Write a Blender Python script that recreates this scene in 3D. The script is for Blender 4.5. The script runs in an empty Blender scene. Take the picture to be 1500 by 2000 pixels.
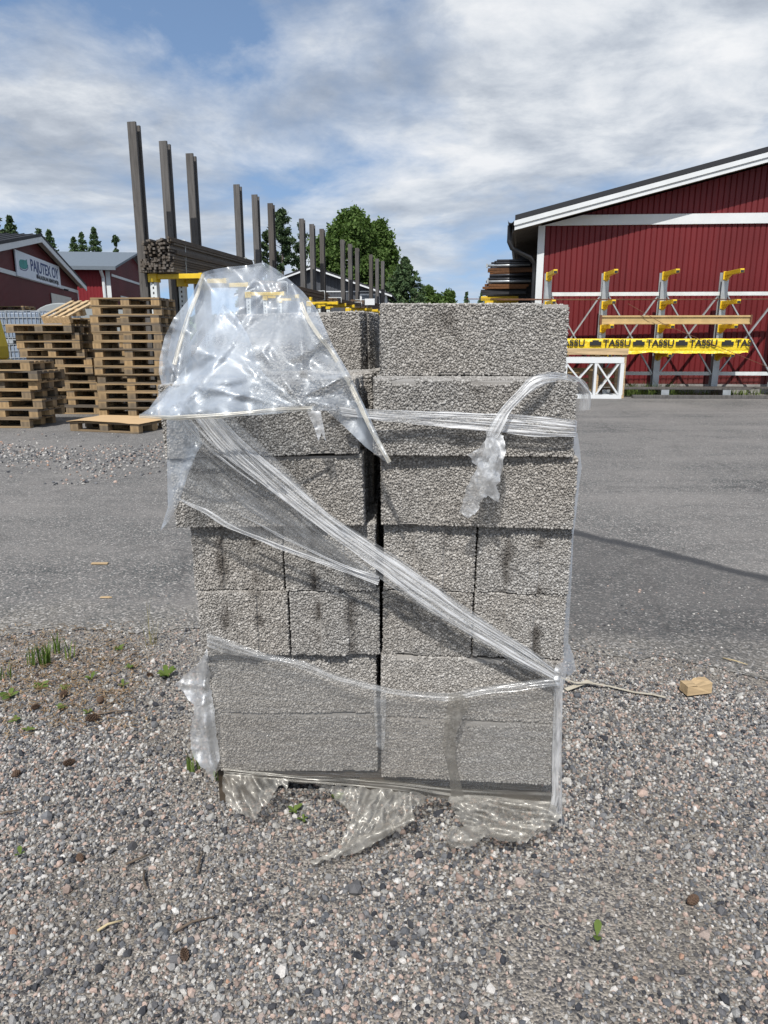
import bpy, bmesh, math, random
import numpy as np
from mathutils import Vector, Matrix, noise
from mathutils.geometry import delaunay_2d_cdt
R = math.radians
random.seed(7)
rng = np.random.default_rng(7)
sc = bpy.context.scene
col = sc.collection

# ------------------------------------------------------------------ camera
F = 1387.0; TH = R(13.77); H = 1.36
cd = bpy.data.cameras.new('camera'); cam = bpy.data.objects.new('camera', cd); col.objects.link(cam)
cd.sensor_fit = 'HORIZONTAL'; cd.sensor_width = 36; cd.lens = 36 * F / 1500
cd.clip_start = 0.05; cd.clip_end = 3000
cam.location = (0, 0, H); cam.rotation_euler = (R(90) - TH, 0, 0)
sc.camera = cam

def ray(px, py):
    x = (px - 750) / F; u = (1000 - py) / F
    return (x, math.cos(TH) + u * math.sin(TH), -math.sin(TH) + u * math.cos(TH))
def P(px, py, Y):
    r = ray(px, py); t = Y / r[1]
    return Vector((r[0] * t, Y, H + r[2] * t))
def G(px, py, z=0.0):
    r = ray(px, py); t = (z - H) / r[2]
    return Vector((r[0] * t, r[1] * t, z))

# ------------------------------------------------------------------ scene helpers
def tag(o, label=None, cat=None, group=None, kind=None):
    if label: o['label'] = label
    if cat: o['category'] = cat
    if group: o['group'] = group
    if kind: o['kind'] = kind
    return o
def empty(name, loc=(0, 0, 0), rz=0.0):
    o = bpy.data.objects.new(name, None); col.objects.link(o)
    o.location = loc; o.rotation_euler = (0, 0, rz); o.empty_display_size = .1
    return o
def thing(name, label, cat, loc=(0, 0, 0), rz=0.0, group=None):
    return tag(empty(name, loc, rz), label, cat, group)
def link(name, me, mat=None, parent=None):
    o = bpy.data.objects.new(name, me); col.objects.link(o)
    if mat is not None and not me.materials: me.materials.append(mat)
    if parent is not None: o.parent = parent
    return o
def copy_tree(o, parent=None):
    c = o.copy(); col.objects.link(c); c.parent = parent
    for ch in list(o.children): copy_tree(ch, c)
    return c
def np_mesh(name, V, Fc, smooth=False):
    """V (n,3), Fc (m,k) with constant k"""
    me = bpy.data.meshes.new(name)
    V = np.asarray(V, dtype=np.float32); Fc = np.asarray(Fc, dtype=np.int32)
    n, k = Fc.shape
    me.vertices.add(len(V)); me.vertices.foreach_set('co', V.ravel())
    me.loops.add(n * k); me.loops.foreach_set('vertex_index', Fc.ravel())
    me.polygons.add(n); me.polygons.foreach_set('loop_start', np.arange(0, n * k, k, dtype=np.int32))
    me.polygons.foreach_set('loop_total', np.full(n, k, dtype=np.int32))
    me.polygons.foreach_set('use_smooth', np.full(n, smooth))
    me.update(calc_edges=True)
    return me

class MB:
    def __init__(s): s.v = []; s.f = []
    def add(s, vs, fs):
        b = len(s.v); s.v += [tuple(v) for v in vs]; s.f += [tuple(i + b for i in f) for f in fs]; return s
    def box(s, x0, x1, y0, y1, z0, z1):
        v = [(x0, y0, z0), (x1, y0, z0), (x1, y1, z0), (x0, y1, z0), (x0, y0, z1), (x1, y0, z1), (x1, y1, z1), (x0, y1, z1)]
        return s.add(v, [(0, 3, 2, 1), (4, 5, 6, 7), (0, 1, 5, 4), (1, 2, 6, 5), (2, 3, 7, 6), (3, 0, 4, 7)])
    def bar(s, a, b, w, t, up=(0, 0, 1)):
        """beam from a to b, width w (sideways), thickness t (along up)"""
        a = Vector(a); b = Vector(b); d = (b - a).normalized(); up = Vector(up)
        if abs(d.dot(up)) > .98: up = Vector((0, 1, 0))
        sd = d.cross(up).normalized(); u = sd.cross(d).normalized()
        v = []
        for p in (a, b):
            for i, j in ((-1, -1), (1, -1), (1, 1), (-1, 1)): v.append(p + sd * (i * w / 2) + u * (j * t / 2))
        return s.add(v, [(3, 2, 1, 0), (4, 5, 6, 7), (0, 1, 5, 4), (1, 2, 6, 5), (2, 3, 7, 6), (3, 0, 4, 7)])
    def tube(s, pts, r, n=8, cap=True):
        pts = [Vector(p) for p in pts]; rs = r if hasattr(r, '__len__') else [r] * len(pts)
        b = len(s.v); prev = None
        for i, p in enumerate(pts):
            d = (pts[min(i + 1, len(pts) - 1)] - pts[max(i - 1, 0)]).normalized()
            if prev is None:
                up = Vector((0, 0, 1)) if abs(d.z) < .9 else Vector((1, 0, 0))
                prev = d.cross(up).normalized()
            sd = (prev - d * prev.dot(d)).normalized(); prev = sd; u = d.cross(sd)
            for k in range(n):
                a = 2 * math.pi * k / n
                s.v.append(tuple(p + sd * (math.cos(a) * rs[i]) + u * (math.sin(a) * rs[i])))
        for i in range(len(pts) - 1):
            for k in range(n):
                s.f.append((b + i * n + k, b + i * n + (k + 1) % n, b + (i + 1) * n + (k + 1) % n, b + (i + 1) * n + k))
        if cap:
            s.f.append(tuple(b + k for k in range(n))[::-1]); e = b + (len(pts) - 1) * n
            s.f.append(tuple(e + k for k in range(n)))
        return s
    def prism(s, poly, y0, y1, axis='Y'):
        """poly of (x,z) extruded along Y (or (y,z) along X, or (x,y) along Z)"""
        n = len(poly); f = {'Y': lambda a, b, c: (a, c, b), 'X': lambda a, b, c: (c, a, b), 'Z': lambda a, b, c: (a, b, c)}[axis]
        v = [f(a, b, y0) for a, b in poly] + [f(a, b, y1) for a, b in poly]
        fs = [tuple(range(n)), tuple(range(2 * n - 1, n - 1, -1))]
        for i in range(n): fs.append((i, n + i, n + (i + 1) % n, (i + 1) % n))
        return s.add(v, fs)
    def mesh(s, name, smooth=False):
        me = bpy.data.meshes.new(name); me.from_pydata(s.v, [], s.f)
        bm = bmesh.new(); bm.from_mesh(me); bmesh.ops.recalc_face_normals(bm, faces=bm.faces); bm.to_mesh(me); bm.free()
        if smooth: me.polygons.foreach_set('use_smooth', [True] * len(me.polygons))
        me.update(); return me
    def build(s, name, mat, parent=None, smooth=False, bevel=0):
        o = link(name, s.mesh(name, smooth), mat, parent)
        if bevel:
            m = o.modifiers.new('bevel', 'BEVEL'); m.width = bevel; m.segments = 2; m.limit_method = 'ANGLE'
        return o

# ------------------------------------------------------------------ materials
class NT:
    def __init__(s, name):
        s.m = bpy.data.materials.new(name); s.m.use_nodes = True
        s.t = s.m.node_tree; s.t.nodes.clear(); s.out = s.n('ShaderNodeOutputMaterial')
    def n(s, typ, **kw):
        nd = s.t.nodes.new(typ)
        for k, v in kw.items():
            if k in nd.inputs and not hasattr(nd, k): nd.inputs[k].default_value = v
            else: setattr(nd, k, v)
        return nd
    def l(s, a, b): s.t.links.new(a, b)
    def val(s, nd, **kw):
        for k, v in kw.items():
            i = nd.inputs[k.replace('_', ' ')]
            if hasattr(v, 'is_linked'): s.l(v, i)
            else: i.default_value = v
        return nd
    def noise(s, scale, vec=None, detail=4, rough=.55, dist=0):
        nd = s.n('ShaderNodeTexNoise'); s.val(nd, Scale=scale, Detail=detail, Roughness=rough, Distortion=dist)
        if vec is not None: s.l(vec, nd.inputs['Vector'])
        return nd.outputs['Fac']
    def vor(s, scale, vec=None, out='Distance', feature='F1', rnd=1):
        nd = s.n('ShaderNodeTexVoronoi'); nd.feature = feature; s.val(nd, Scale=scale, Randomness=rnd)
        if vec is not None: s.l(vec, nd.inputs['Vector'])
        return nd.outputs[out]
    def ramp(s, fac, stops, interp='LINEAR'):
        nd = s.n('ShaderNodeValToRGB'); cr = nd.color_ramp; cr.interpolation = interp
        while len(cr.elements) < len(stops): cr.elements.new(.5)
        for e, (p, c) in zip(cr.elements, stops):
            e.position = p; e.color = (c, c, c, 1) if not hasattr(c, '__len__') else (*c[:3], 1)
        s.l(fac, nd.inputs['Fac']); return nd.outputs['Color']
    def mix(s, fac, a, b, blend='MIX'):
        nd = s.n('ShaderNodeMix'); nd.data_type = 'RGBA'; nd.blend_type = blend
        for i, v in ((0, fac), (6, a), (7, b)):
            if hasattr(v, 'is_linked'): s.l(v, nd.inputs[i])
            elif hasattr(v, '__len__'): nd.inputs[i].default_value = (*v[:3], 1)
            elif i == 0: nd.inputs[0].default_value = v
            else: nd.inputs[i].default_value = (v, v, v, 1)
        return nd.outputs[2]
    def math(s, op, a, b=0.0, clamp=False):
        nd = s.n('ShaderNodeMath'); nd.operation = op; nd.use_clamp = clamp
        for i, v in ((0, a), (1, b)):
            if hasattr(v, 'is_linked'): s.l(v, nd.inputs[i])
            else: nd.inputs[i].default_value = v
        return nd.outputs[0]
    def co(s, which='Object'): return s.n('ShaderNodeTexCoord').outputs[which]
    def pos(s): return s.n('ShaderNodeNewGeometry').outputs['Position']
    def island(s): return s.n('ShaderNodeNewGeometry').outputs['Random Per Island']
    def objrand(s): return s.n('ShaderNodeObjectInfo').outputs['Random']
    def mapping(s, vec, scale=(1, 1, 1), loc=(0, 0, 0), rot=(0, 0, 0)):
        nd = s.n('ShaderNodeMapping'); s.l(vec, nd.inputs['Vector'])
        nd.inputs['Scale'].default_value = scale; nd.inputs['Location'].default_value = loc; nd.inputs['Rotation'].default_value = rot
        return nd.outputs[0]
    def bump(s, h, strength=.5, dist=.01):
        nd = s.n('ShaderNodeBump'); s.val(nd, Strength=strength, Distance=dist); s.l(h, nd.inputs['Height']); return nd.outputs[0]
    def bsdf(s, color, rough=.7, metal=0., normal=None, spec=.5, **kw):
        nd = s.n('ShaderNodeBsdfPrincipled')
        for k, v in (('Base Color', color), ('Roughness', rough), ('Metallic', metal), ('Specular IOR Level', spec)):
            if hasattr(v, 'is_linked'): s.l(v, nd.inputs[k])
            elif hasattr(v, '__len__'): nd.inputs[k].default_value = (*v[:3], 1)
            else: nd.inputs[k].default_value = v
        if normal is not None: s.l(normal, nd.inputs['Normal'])
        return nd.outputs[0]
    def done(s, sh): s.l(sh, s.out.inputs['Surface']); return s.m

def m_plain(name, c, rough=.6, metal=0., var=.15, scale=6., bump=0., bscale=40., spec=.5):
    t = NT(name); v = t.co()
    n = t.noise(scale, v, 5)
    k = t.ramp(n, [(.25, tuple(x * (1 - var) for x in c)), (.75, tuple(min(1, x * (1 + var)) for x in c))])
    nm = t.bump(t.noise(bscale, v, 4), bump, .01) if bump else None
    return t.done(t.bsdf(k, rough, metal, nm, spec))

def m_wood(name, fresh, grey, bias=.5, axis=0, scale=1.0):
    t = NT(name); v = t.co(); sc_ = [30 * scale] * 3; sc_[axis] = 1.6 * scale
    g = t.noise(1, t.mapping(v, tuple(sc_)), 6, .6, .4)
    big = t.noise(2.5, v, 3)
    r = t.objrand(); isl = t.island()
    f = t.math('ADD', t.math('MULTIPLY', t.math('FRACT', t.math('ADD', t.math('MULTIPLY', r, 7.3), t.math('MULTIPLY', isl, 1.0))), .8), t.math('MULTIPLY', t.math('SUBTRACT', big, .5), .8))
    base = t.mix(t.ramp(f, [(bias - .25, 0.), (bias + .3, 1.)]), fresh, grey)
    c = t.mix(1., base, t.ramp(g, [(.3, .52), (.65, 1.0)]), 'MULTIPLY')
    # knots
    kn = t.vor(1, t.mapping(v, tuple(9 if i != axis else 3 for i in range(3))), 'Distance')
    c = t.mix(t.ramp(kn, [(.05, .65), (.12, 0.)]), c, tuple(x * .35 for x in fresh))
    return t.done(t.bsdf(c, .8, 0, t.bump(g, .35, .004), .25))

M = {}
M['pallet'] = m_wood('pallet_wood', (.37, .255, .135), (.135, .112, .088), .42, 0)
M['pallet_old'] = m_wood('weathered_pallet_wood', (.36, .25, .14), (.20, .165, .125), .45, 0)
M['block_wood'] = m_wood('spacer_wood', (.44, .295, .15), (.19, .15, .105), .48, 2)
M['dark_wood'] = m_wood('dark_pallet_wood', (.10, .075, .05), (.07, .06, .05), .5, 0)  # very dark brown wood, for the pallet under the pile
M['new_wood'] = m_wood('fresh_wood', (.58, .42, .24), (.46, .34, .2), .6, 0)
M['post'] = m_wood('grey_post_wood', (.100, .090, .081), (.130, .123, .117), .4, 2)
M['batten'] = m_wood('grey_batten_wood', (.12, .098, .078), (.18, .16, .14), .45, 0)
M['plank'] = m_wood('brown_plank_wood', (.17, .115, .075), (.12, .095, .08), .5, 0)
M['cardboard'] = m_plain('cardboard', (.47, .32, .17), .9, var=.08, bump=.1)
M['yellow'] = m_plain('yellow_paint', (.70, .47, .02), .45, var=.15, scale=4)
M['beam_yellow'] = m_plain('yellow_beam_wood', (.46, .32, .14), .6, var=.15)
M['galv'] = m_plain('galvanised_steel', (.42, .44, .45), .42, .55, var=.2, scale=5)
M['white_steel'] = m_plain('white_steel', (.62, .65, .64), .5, .1, var=.12)
M['white'] = m_plain('white_paint', (.62, .635, .635), .55, var=.06, scale=3)
M['offwhite'] = m_plain('off_white_paint', (.55, .53, .48), .6, var=.1)
M['black'] = m_plain('black_plastic', (.025, .025, .027), .45, var=.3)
M['dark'] = m_plain('dark_interior', (.02, .02, .022), .8, var=.4)
M['roof_dark'] = m_plain('dark_roof_sheet', (.014, .015, .019), .75, 0., var=.15)
M['roof_grey'] = m_plain('grey_roof_sheet', (.13, .155, .18), .55, .1, var=.1)
M['rust'] = m_plain('rusty_steel', (.14, .06, .03), .8, var=.5, scale=20)
M['rubber'] = m_plain('rubber', (.02, .02, .02), .85, var=.3)
M['glass'] = m_plain('dark_window_glass', (.03, .035, .045), .08, var=.2, spec=.8)
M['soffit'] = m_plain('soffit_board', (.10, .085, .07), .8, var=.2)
M['soffit_light'] = m_plain('pale_soffit_board', (.42, .38, .31), .8, var=.1)
M['grey_tarp'] = m_plain('grey_tarpaulin', (.26, .28, .28), .6, var=.08)
M['tank'] = m_plain('shaded_tank_plastic', (.20, .245, .31), .4, var=.08)  # blue-grey for white tanks: their shade is put into the colour
M['concrete'] = m_plain('concrete', (.26, .25, .235), .9, var=.2, bump=.3)
M['grey_wall'] = m_plain('dark_grey_board', (.055, .06, .07), .7, var=.15)
M['text_blue'] = m_plain('blue_lettering', (.02, .045, .16), .6, var=.1)
M['text_black'] = m_plain('black_lettering', (.015, .015, .015), .6, var=.1)
M['logo_green'] = m_plain('teal_logo', (.03, .26, .24), .6, var=.3)
M['sign_white'] = m_plain('sign_board', (.66, .70, .76), .5, var=.04)
M['machine_yellow'] = m_plain('machine_yellow', (.62, .46, .03), .4, var=.12)
M['bark'] = m_plain('bark', (.10, .085, .07), .9, var=.4, bump=.5)
M['cone'] = m_plain('cone_scales', (.09, .055, .035), .9, var=.4)
M['twig'] = m_plain('twig', (.12, .09, .065), .9, var=.3)
M['straw'] = m_plain('straw', (.42, .34, .2), .9, var=.2)

def m_redwall(name, c):
    t = NT(name); v = t.co('Object')
    n = t.noise(.6, v, 5); s2 = t.noise(1, t.mapping(v, (9, 9, .5)), 4)
    k = t.mix(t.ramp(n, [(.3, 0.), (.7, 1.)]), tuple(x * .88 for x in c), tuple(x * 1.1 for x in c))
    k = t.mix(1., k, t.ramp(s2, [(.3, .86), (.6, 1.)]), 'MULTIPLY')
    sx_ = t.n('ShaderNodeSeparateXYZ'); t.l(v, sx_.inputs[0]); wn = t.n('ShaderNodeTexWhiteNoise'); wn.noise_dimensions = '1D'; t.l(t.math('FLOOR', t.math('MULTIPLY', t.math('ADD', sx_.outputs[0], sx_.outputs[1]), .92)), wn.inputs['W'])
    k = t.mix(1., k, t.ramp(wn.outputs['Value'], [(0., .90), (1., 1.08)]), 'MULTIPLY')
    # scuffs and pale scratches
    sp = t.noise(1, t.mapping(v, (14, 14, 3.2)), 6, .7)
    k = t.mix(t.ramp(sp, [(.72, 0.), (.80, .25)]), k, (.45, .36, .34))
    # splash dirt near the foot of the wall
    z = t.n('ShaderNodeSeparateXYZ'); t.l(t.pos(), z.inputs[0])
    d = t.math('ADD', z.outputs[2], t.math('MULTIPLY', t.math('SUBTRACT', n, .5), .6))
    k = t.mix(t.ramp(d, [(.05, .45), (.6, 0.)]), k, (.10, .07, .055))
    return t.done(t.bsdf(k, .55, 0, None, .35))
M['red'] = m_redwall('red_sheet_metal', (.135, .0125, .0145))
M['red2'] = m_redwall('sunlit_red_boards', (.22, .014, .02))  # hall front: sunlight put into the colour as a lighter red
M['red3'] = m_redwall('shaded_red_boards', (.115, .012, .014))  # red of walls turned from the sun, shade put into the colour

def m_foliage(name, c1, c2, trans=.25):
    t = NT(name)
    r = t.island(); big = t.noise(.55, t.pos(), 3)
    f = t.math('ADD', t.math('MULTIPLY', r, .65), t.math('MULTIPLY', big, .45))
    k = t.ramp(f, [(.15, c1), (.85, c2)])
    d = t.n('ShaderNodeBsdfDiffuse'); t.l(k, d.inputs['Color'])
    tr = t.n('ShaderNodeBsdfTranslucent'); t.l(t.mix(1., k, (1.1, 1.25, .55), 'MULTIPLY'), tr.inputs['Color'])
    mx = t.n('ShaderNodeMixShader'); mx.inputs[0].default_value = trans; t.l(d.outputs[0], mx.inputs[1]); t.l(tr.outputs[0], mx.inputs[2])
    return t.done(mx.outputs[0])
M['birch'] = m_foliage('birch_leaves', (.045, .082, .022), (.125, .185, .06))
M['pine'] = m_foliage('pine_needles', (.032, .055, .030), (.10, .14, .07), .15)
M['spruce'] = m_foliage('spruce_needles', (.038, .068, .034), (.115, .165, .08), .15)
M['grass'] = m_foliage('grass_blades', (.075, .125, .03), (.20, .26, .08), .35)
M['weed'] = m_foliage('weed_leaves', (.08, .125, .03), (.165, .22, .065), .35)
M['drygrass'] = m_foliage('dry_grass_blades', (.16, .16, .06), (.33, .28, .12), .3)

def m_block():
    t = NT('expanded_clay_concrete'); v = t.co('Object')
    r = t.island(); orr = t.objrand()
    off = t.n('ShaderNodeCombineXYZ'); t.l(t.math('MULTIPLY', orr, 9.), off.inputs[0]); t.l(t.math('MULTIPLY', orr, 5.), off.inputs[2])
    va = t.n('ShaderNodeVectorMath'); va.operation = 'ADD'; t.l(v, va.inputs[0]); t.l(off.outputs[0], va.inputs[1]); v2 = va.outputs[0]
    k = t.ramp(r, [(0., (.19, .18, .167)), (.3, (.29, .278, .26)), (.7, (.37, .355, .333)), (1., (.50, .485, .46))])
    fine = t.noise(420, v, 3, .6)
    k = t.mix(1., k, t.ramp(fine, [(.3, .68), (.7, 1.08)]), 'MULTIPLY')
    k = t.mix(1., k, t.ramp(orr, [(0., .90), (1., 1.07)]), 'MULTIPLY')
    # damp stains
    st = t.noise(5.5, v2, 5, .62, .3)
    k = t.mix(t.ramp(st, [(.63, 0.), (.76, .62)]), k, (.062, .053, .045))
    st2 = t.noise(1, t.mapping(v2, (22, 22, 4)), 4)
    k = t.mix(t.ramp(st2, [(.66, 0.), (.8, .30)]), k, (.07, .06, .05))
    # damp streaks and spots where the end grooves hold water
    xx = t.n('ShaderNodeSeparateXYZ'); t.l(v, xx.inputs[0])
    endm = t.ramp(t.math('ABSOLUTE', xx.outputs[0]), [(.235, 0.), (.243, 1.)])
    gy = t.math('ABSOLUTE', t.math('SUBTRACT', t.math('ABSOLUTE', xx.outputs[1]), .045))
    gm = t.ramp(t.math('ADD', gy, t.math('MULTIPLY', t.noise(26, v2, 4), .05)), [(.024, 1.), (.050, 0.)])
    sp_ = t.ramp(t.noise(1, t.mapping(v2, (9, 9, 11)), 3), [(.47, 0.), (.58, .85)])
    k = t.mix(t.math('MULTIPLY', t.math('MULTIPLY', endm, gm), sp_), k, (.055, .048, .042))
    warm = t.noise(3, v2, 3)
    k = t.mix(t.ramp(warm, [(.35, 0.), (.75, .35)]), k, t.mix(1., k, (1.08, .98, .86), 'MULTIPLY'))
    pit = t.vor(300, v, 'Distance')
    return t.done(t.bsdf(k, .95, 0, t.bump(t.math('ADD', fine, pit), .18, .001), .15))
M['block'] = m_block()

def m_gravel():
    t = NT('crushed_granite')
    r = t.island(); p = t.pos()
    k = t.ramp(r, [(0., (.030, .032, .038)), (.11, (.072, .077, .086)), (.20, (.125, .128, .135)), (.33, (.195, .193, .19)), (.47, (.27, .265, .25)),
                   (.58, (.335, .325, .305)), (.65, (.265, .215, .19)), (.71, (.335, .255, .215)), (.78, (.09, .09, .095)), (.885, (.40, .385, .365)),
                   (.94, (.22, .165, .14)), (.978, (.46, .45, .43)), (.995, (.33, .2, .14))], 'CONSTANT')
    sp = t.noise(480, p, 3, .7)
    k = t.mix(1., k, t.ramp(sp, [(.3, .66), (.7, 1.22)]), 'MULTIPLY')
    # dusty fines lying on the stones in patches
    d = t.noise(2.3, p, 5, .6)
    k = t.mix(t.ramp(d, [(.50, 0.), (.72, .32)]), k, (.160, .145, .128))
    return t.done(t.bsdf(t.mix(1., k, (1.24, 1.225, 1.21), 'MULTIPLY'), .85, 0, t.bump(sp, .3, .002), .3))
M['gravel'] = m_gravel()

def m_soil():
    t = NT('gravelly_soil'); p = t.pos()
    v = t.vor(170, p, 'Color'); g = t.n('ShaderNodeSeparateColor'); t.l(v, g.inputs[0])
    d = t.vor(170, p, 'Distance')
    k = t.ramp(g.outputs[0], [(0., (.05, .05, .055)), (.3, (.12, .11, .10)), (.55, (.2, .18, .155)), (.8, (.27, .24, .2)), (1., (.33, .30, .27))])
    s = t.noise(1.7, p, 6, .62); s2 = t.noise(60, p, 4, .7)
    soil = t.ramp(s2, [(.25, (.07, .062, .052)), (.7, (.18, .158, .13))])
    k = t.mix(1., k, (1.12, 1.13, 1.15), 'MULTIPLY'); k = t.mix(t.ramp(s, [(.48, 0.05), (.68, .65)]), k, soil)
    h = t.math('ADD', t.math('MULTIPLY', d, -1.), t.math('MULTIPLY', s2, .6))
    return t.done(t.bsdf(k, .95, 0, t.bump(h, .8, .006), .15))
M['soil'] = m_soil()

def m_asphalt():
    t = NT('worn_asphalt'); p = t.pos()
    x = t.n('ShaderNodeSeparateXYZ'); t.l(p, x.inputs[0])
    v = t.vor(112, p, 'Color'); g = t.n('ShaderNodeSeparateColor'); t.l(v, g.inputs[0])
    d = t.vor(112, p, 'Distance')
    k = t.ramp(g.outputs[0], [(0., (.036, .048, .048)), (.5, (.095, .090, .087)), (.8, (.15, .138, .128)), (.93, (.24, .22, .205)), (1., (.42, .40, .37))])
    fine = t.noise(90, p, 4, .7)
    k = t.mix(1., k, t.ramp(fine, [(.25, .7), (.75, 1.2)]), 'MULTIPLY')
    # dust cover in large patches and wheel tracks
    mott = t.noise(7, p, 6, .7); k = t.mix(1., k, t.ramp(mott, [(.28, .74), (.72, 1.22)]), 'MULTIPLY')
    spot = t.noise(2.6, p, 5, .6); k = t.mix(t.ramp(spot, [(.66, 0.), (.74, .5)]), k, (.045, .043, .042))
    crk = t.vor(.55, t.mapping(t.n('ShaderNodeTexCoord').outputs['Object'], (1, 1, 1)), 'Distance', 'DISTANCE_TO_EDGE')
    crk = t.math('ADD', crk, t.math('MULTIPLY', t.math('SUBTRACT', t.noise(5, p, 5), .5), .10))
    k = t.mix(t.ramp(t.math('ABSOLUTE', crk), [(.000, .55), (.010, 0.)]), k, (.03, .03, .03))
    big = t.noise(.55, p, 6, .6, .6); tr = t.noise(1, t.mapping(p, (.25, 1.6, 1), rot=(0, 0, R(-14))), 5, .6)
    f = t.math('ADD', t.math('MULTIPLY', big, .55), t.math('MULTIPLY', tr, .45))
    k = t.mix(t.ramp(f, [(.38, 0.), (.60, .60)]), k, t.mix(1., (.205, .190, .176), t.ramp(fine, [(.3, .8), (.7, 1.15)]), 'MULTIPLY'))
    # newer, darker strip this side of a seam that crosses the yard on the right
    ln = t.math('ADD', t.math('ADD', x.outputs[1], t.math('MULTIPLY', x.outputs[0], 1.17)), t.math('MULTIPLY', t.math('SUBTRACT', t.noise(3, p, 5), .5), .35))
    seam = t.math('SUBTRACT', ln, 6.62)
    side = t.ramp(t.math('ADD', t.math('MULTIPLY', seam, 2.), .5), [(.46, 1.), (.54, 0.)])
    rightmask = t.ramp(t.math('MULTIPLY', x.outputs[0], .2), [(.05, 0.), (.18, 1.)])
    k = t.mix(t.math('MULTIPLY', t.math('MULTIPLY', side, rightmask), .42), k, (.050, .047, .046))
    band = t.ramp(t.math('ABSOLUTE', t.math('SUBTRACT', seam, -.10)), [(.05, .85), (.15, 0.)])
    k = t.mix(t.math('MULTIPLY', band, rightmask), k, (.030, .031, .034))
    # grit and soil swept over the near edge
    xe = t.math('MULTIPLY', t.math('MAXIMUM', x.outputs[0], 0.), .30)
    ee = t.math('ADD', t.math('ADD', x.outputs[1], xe), t.math('MULTIPLY', t.math('SUBTRACT', t.noise(2.2, p, 6, .65), .5), 1.1))
    grit = t.ramp(g.outputs[0], [(0., (.05, .048, .046)), (.4, (.13, .118, .10)), (.75, (.23, .21, .18)), (1., (.40, .38, .35))])
    k = t.mix(t.ramp(t.math('SUBTRACT', ee, 3.0), [(.08, .9), (.55, 0.)]), k, grit)
    h = t.math('ADD', t.math('MULTIPLY', d, -.8), fine)
    return t.done(t.bsdf(t.mix(1., k, (1.10, 1.11, 1.12), 'MULTIPLY'), .88, 0, t.bump(h, .6, .004), .3))
M['asphalt'] = m_asphalt()

def m_film(name, haze=(.10, .30), tint=(.93, .94, .95), gloss=.10, streak=None, hcol=(.78, .79, .80), bump=.25, bscale=30, fres=.075, trans=(.97, .975, .975), patch=5., hr=(.36, .66), broad=.62, sharp=.03):
    """thin clear polythene: clear + milky haze + sharp reflection"""
    t = NT(name); v = t.co('UV') if streak else t.co('Object')
    if streak:
        vm = t.mapping(v, streak); n = t.noise(1, vm, 5, .65, .2); n2 = t.noise(1, t.mapping(v, (streak[0] * 3, streak[1] * 2.6, 1)), 3, .6)
        n = t.math('ADD', t.math('MULTIPLY', n, .6), t.math('MULTIPLY', n2, .4)); bh = n
    else:
        n = t.noise(patch, v, 6, .62, .6); bh = t.noise(bscale, v, 3, .55, .7)
    hz = t.ramp(n, [(hr[0], haze[0]), (hr[1], haze[1])])
    nm = t.bump(bh, bump, .006)
    tr = t.n('ShaderNodeBsdfTransparent'); tr.inputs[0].default_value = (*trans, 1)
    df = t.n('ShaderNodeBsdfDiffuse'); df.inputs[0].default_value = (*hcol, 1); t.l(nm, df.inputs['Normal'])
    tl = t.n('ShaderNodeBsdfTranslucent'); tl.inputs[0].default_value = (*hcol, 1)
    m1 = t.n('ShaderNodeMixShader'); m1.inputs[0].default_value = .5; t.l(df.outputs[0], m1.inputs[1]); t.l(tl.outputs[0], m1.inputs[2])
    m2 = t.n('ShaderNodeMixShader'); t.l(hz, m2.inputs[0]); t.l(tr.outputs[0], m2.inputs[1]); t.l(m1.outputs[0], m2.inputs[2])
    gl = t.n('ShaderNodeBsdfGlossy'); gl.inputs['Color'].default_value = (*tint, 1); gl.inputs['Roughness'].default_value = broad; t.l(nm, gl.inputs['Normal'])
    fr = t.n('ShaderNodeLayerWeight'); fr.inputs['Blend'].default_value = .5; t.l(nm, fr.inputs['Normal'])
    fa = t.math('ADD', t.math('MULTIPLY', t.math('POWER', fr.outputs['Facing'], 3.5), .55), fres, True)
    m3 = t.n('ShaderNodeMixShader'); t.l(fa, m3.inputs[0]); t.l(m2.outputs[0], m3.inputs[1]); t.l(gl.outputs[0], m3.inputs[2])
    g2 = t.n('ShaderNodeBsdfGlossy'); g2.inputs['Color'].default_value = (*tint, 1); g2.inputs['Roughness'].default_value = gloss; t.l(nm, g2.inputs['Normal'])
    m4 = t.n('ShaderNodeMixShader'); m4.inputs[0].default_value = sharp; t.l(m3.outputs[0], m4.inputs[1]); t.l(g2.outputs[0], m4.inputs[2])
    return t.done(m4.outputs[0])
M['film'] = m_film('clear_cover_film', (.05, .42), gloss=.21, bump=.08, bscale=10, hcol=(.64, .71, .81), patch=5., hr=(.40, .70), fres=.13, sharp=.03, tint=(.90, .95, 1.))  # bluish haze and tint: the sky's reflection put into the film colour
M['film_back'] = m_film('rear_cover_film', (.05, .22), gloss=.3, bump=.1, bscale=14, hcol=(.72, .77, .84))
M['film_fold'] = m_film('folded_film', (.30, .85), tint=(.98, .93, .84), gloss=.25, hcol=(.80, .77, .68), bump=.15, patch=14.)  # denser layers; their golden sheen is put into the yellowish colour
M['film_wrap'] = m_film('stretch_wrap_film', (.02, .26), gloss=.16, streak=(1.2, 8, 1), bump=.3)
M['film_strand'] = m_film('gathered_stretch_film', (.0, 1.0), gloss=.17, streak=(.7, 6, 1), bump=.4, hcol=(.84, .84, .84), fres=.20, hr=(.40, .57))
M['film_crumple'] = m_film('crumpled_film', (.14, .60), gloss=.16, bump=.15, bscale=30, patch=16., fres=.26)
M['film_dirty'] = m_film('dirty_film', (.20, .62), gloss=.20, bump=.12, bscale=14, hcol=(.25, .235, .21), patch=11., fres=.09, hr=(.38, .66), trans=(.90, .885, .86), sharp=.012, tint=(.9, .88, .82))
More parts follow.
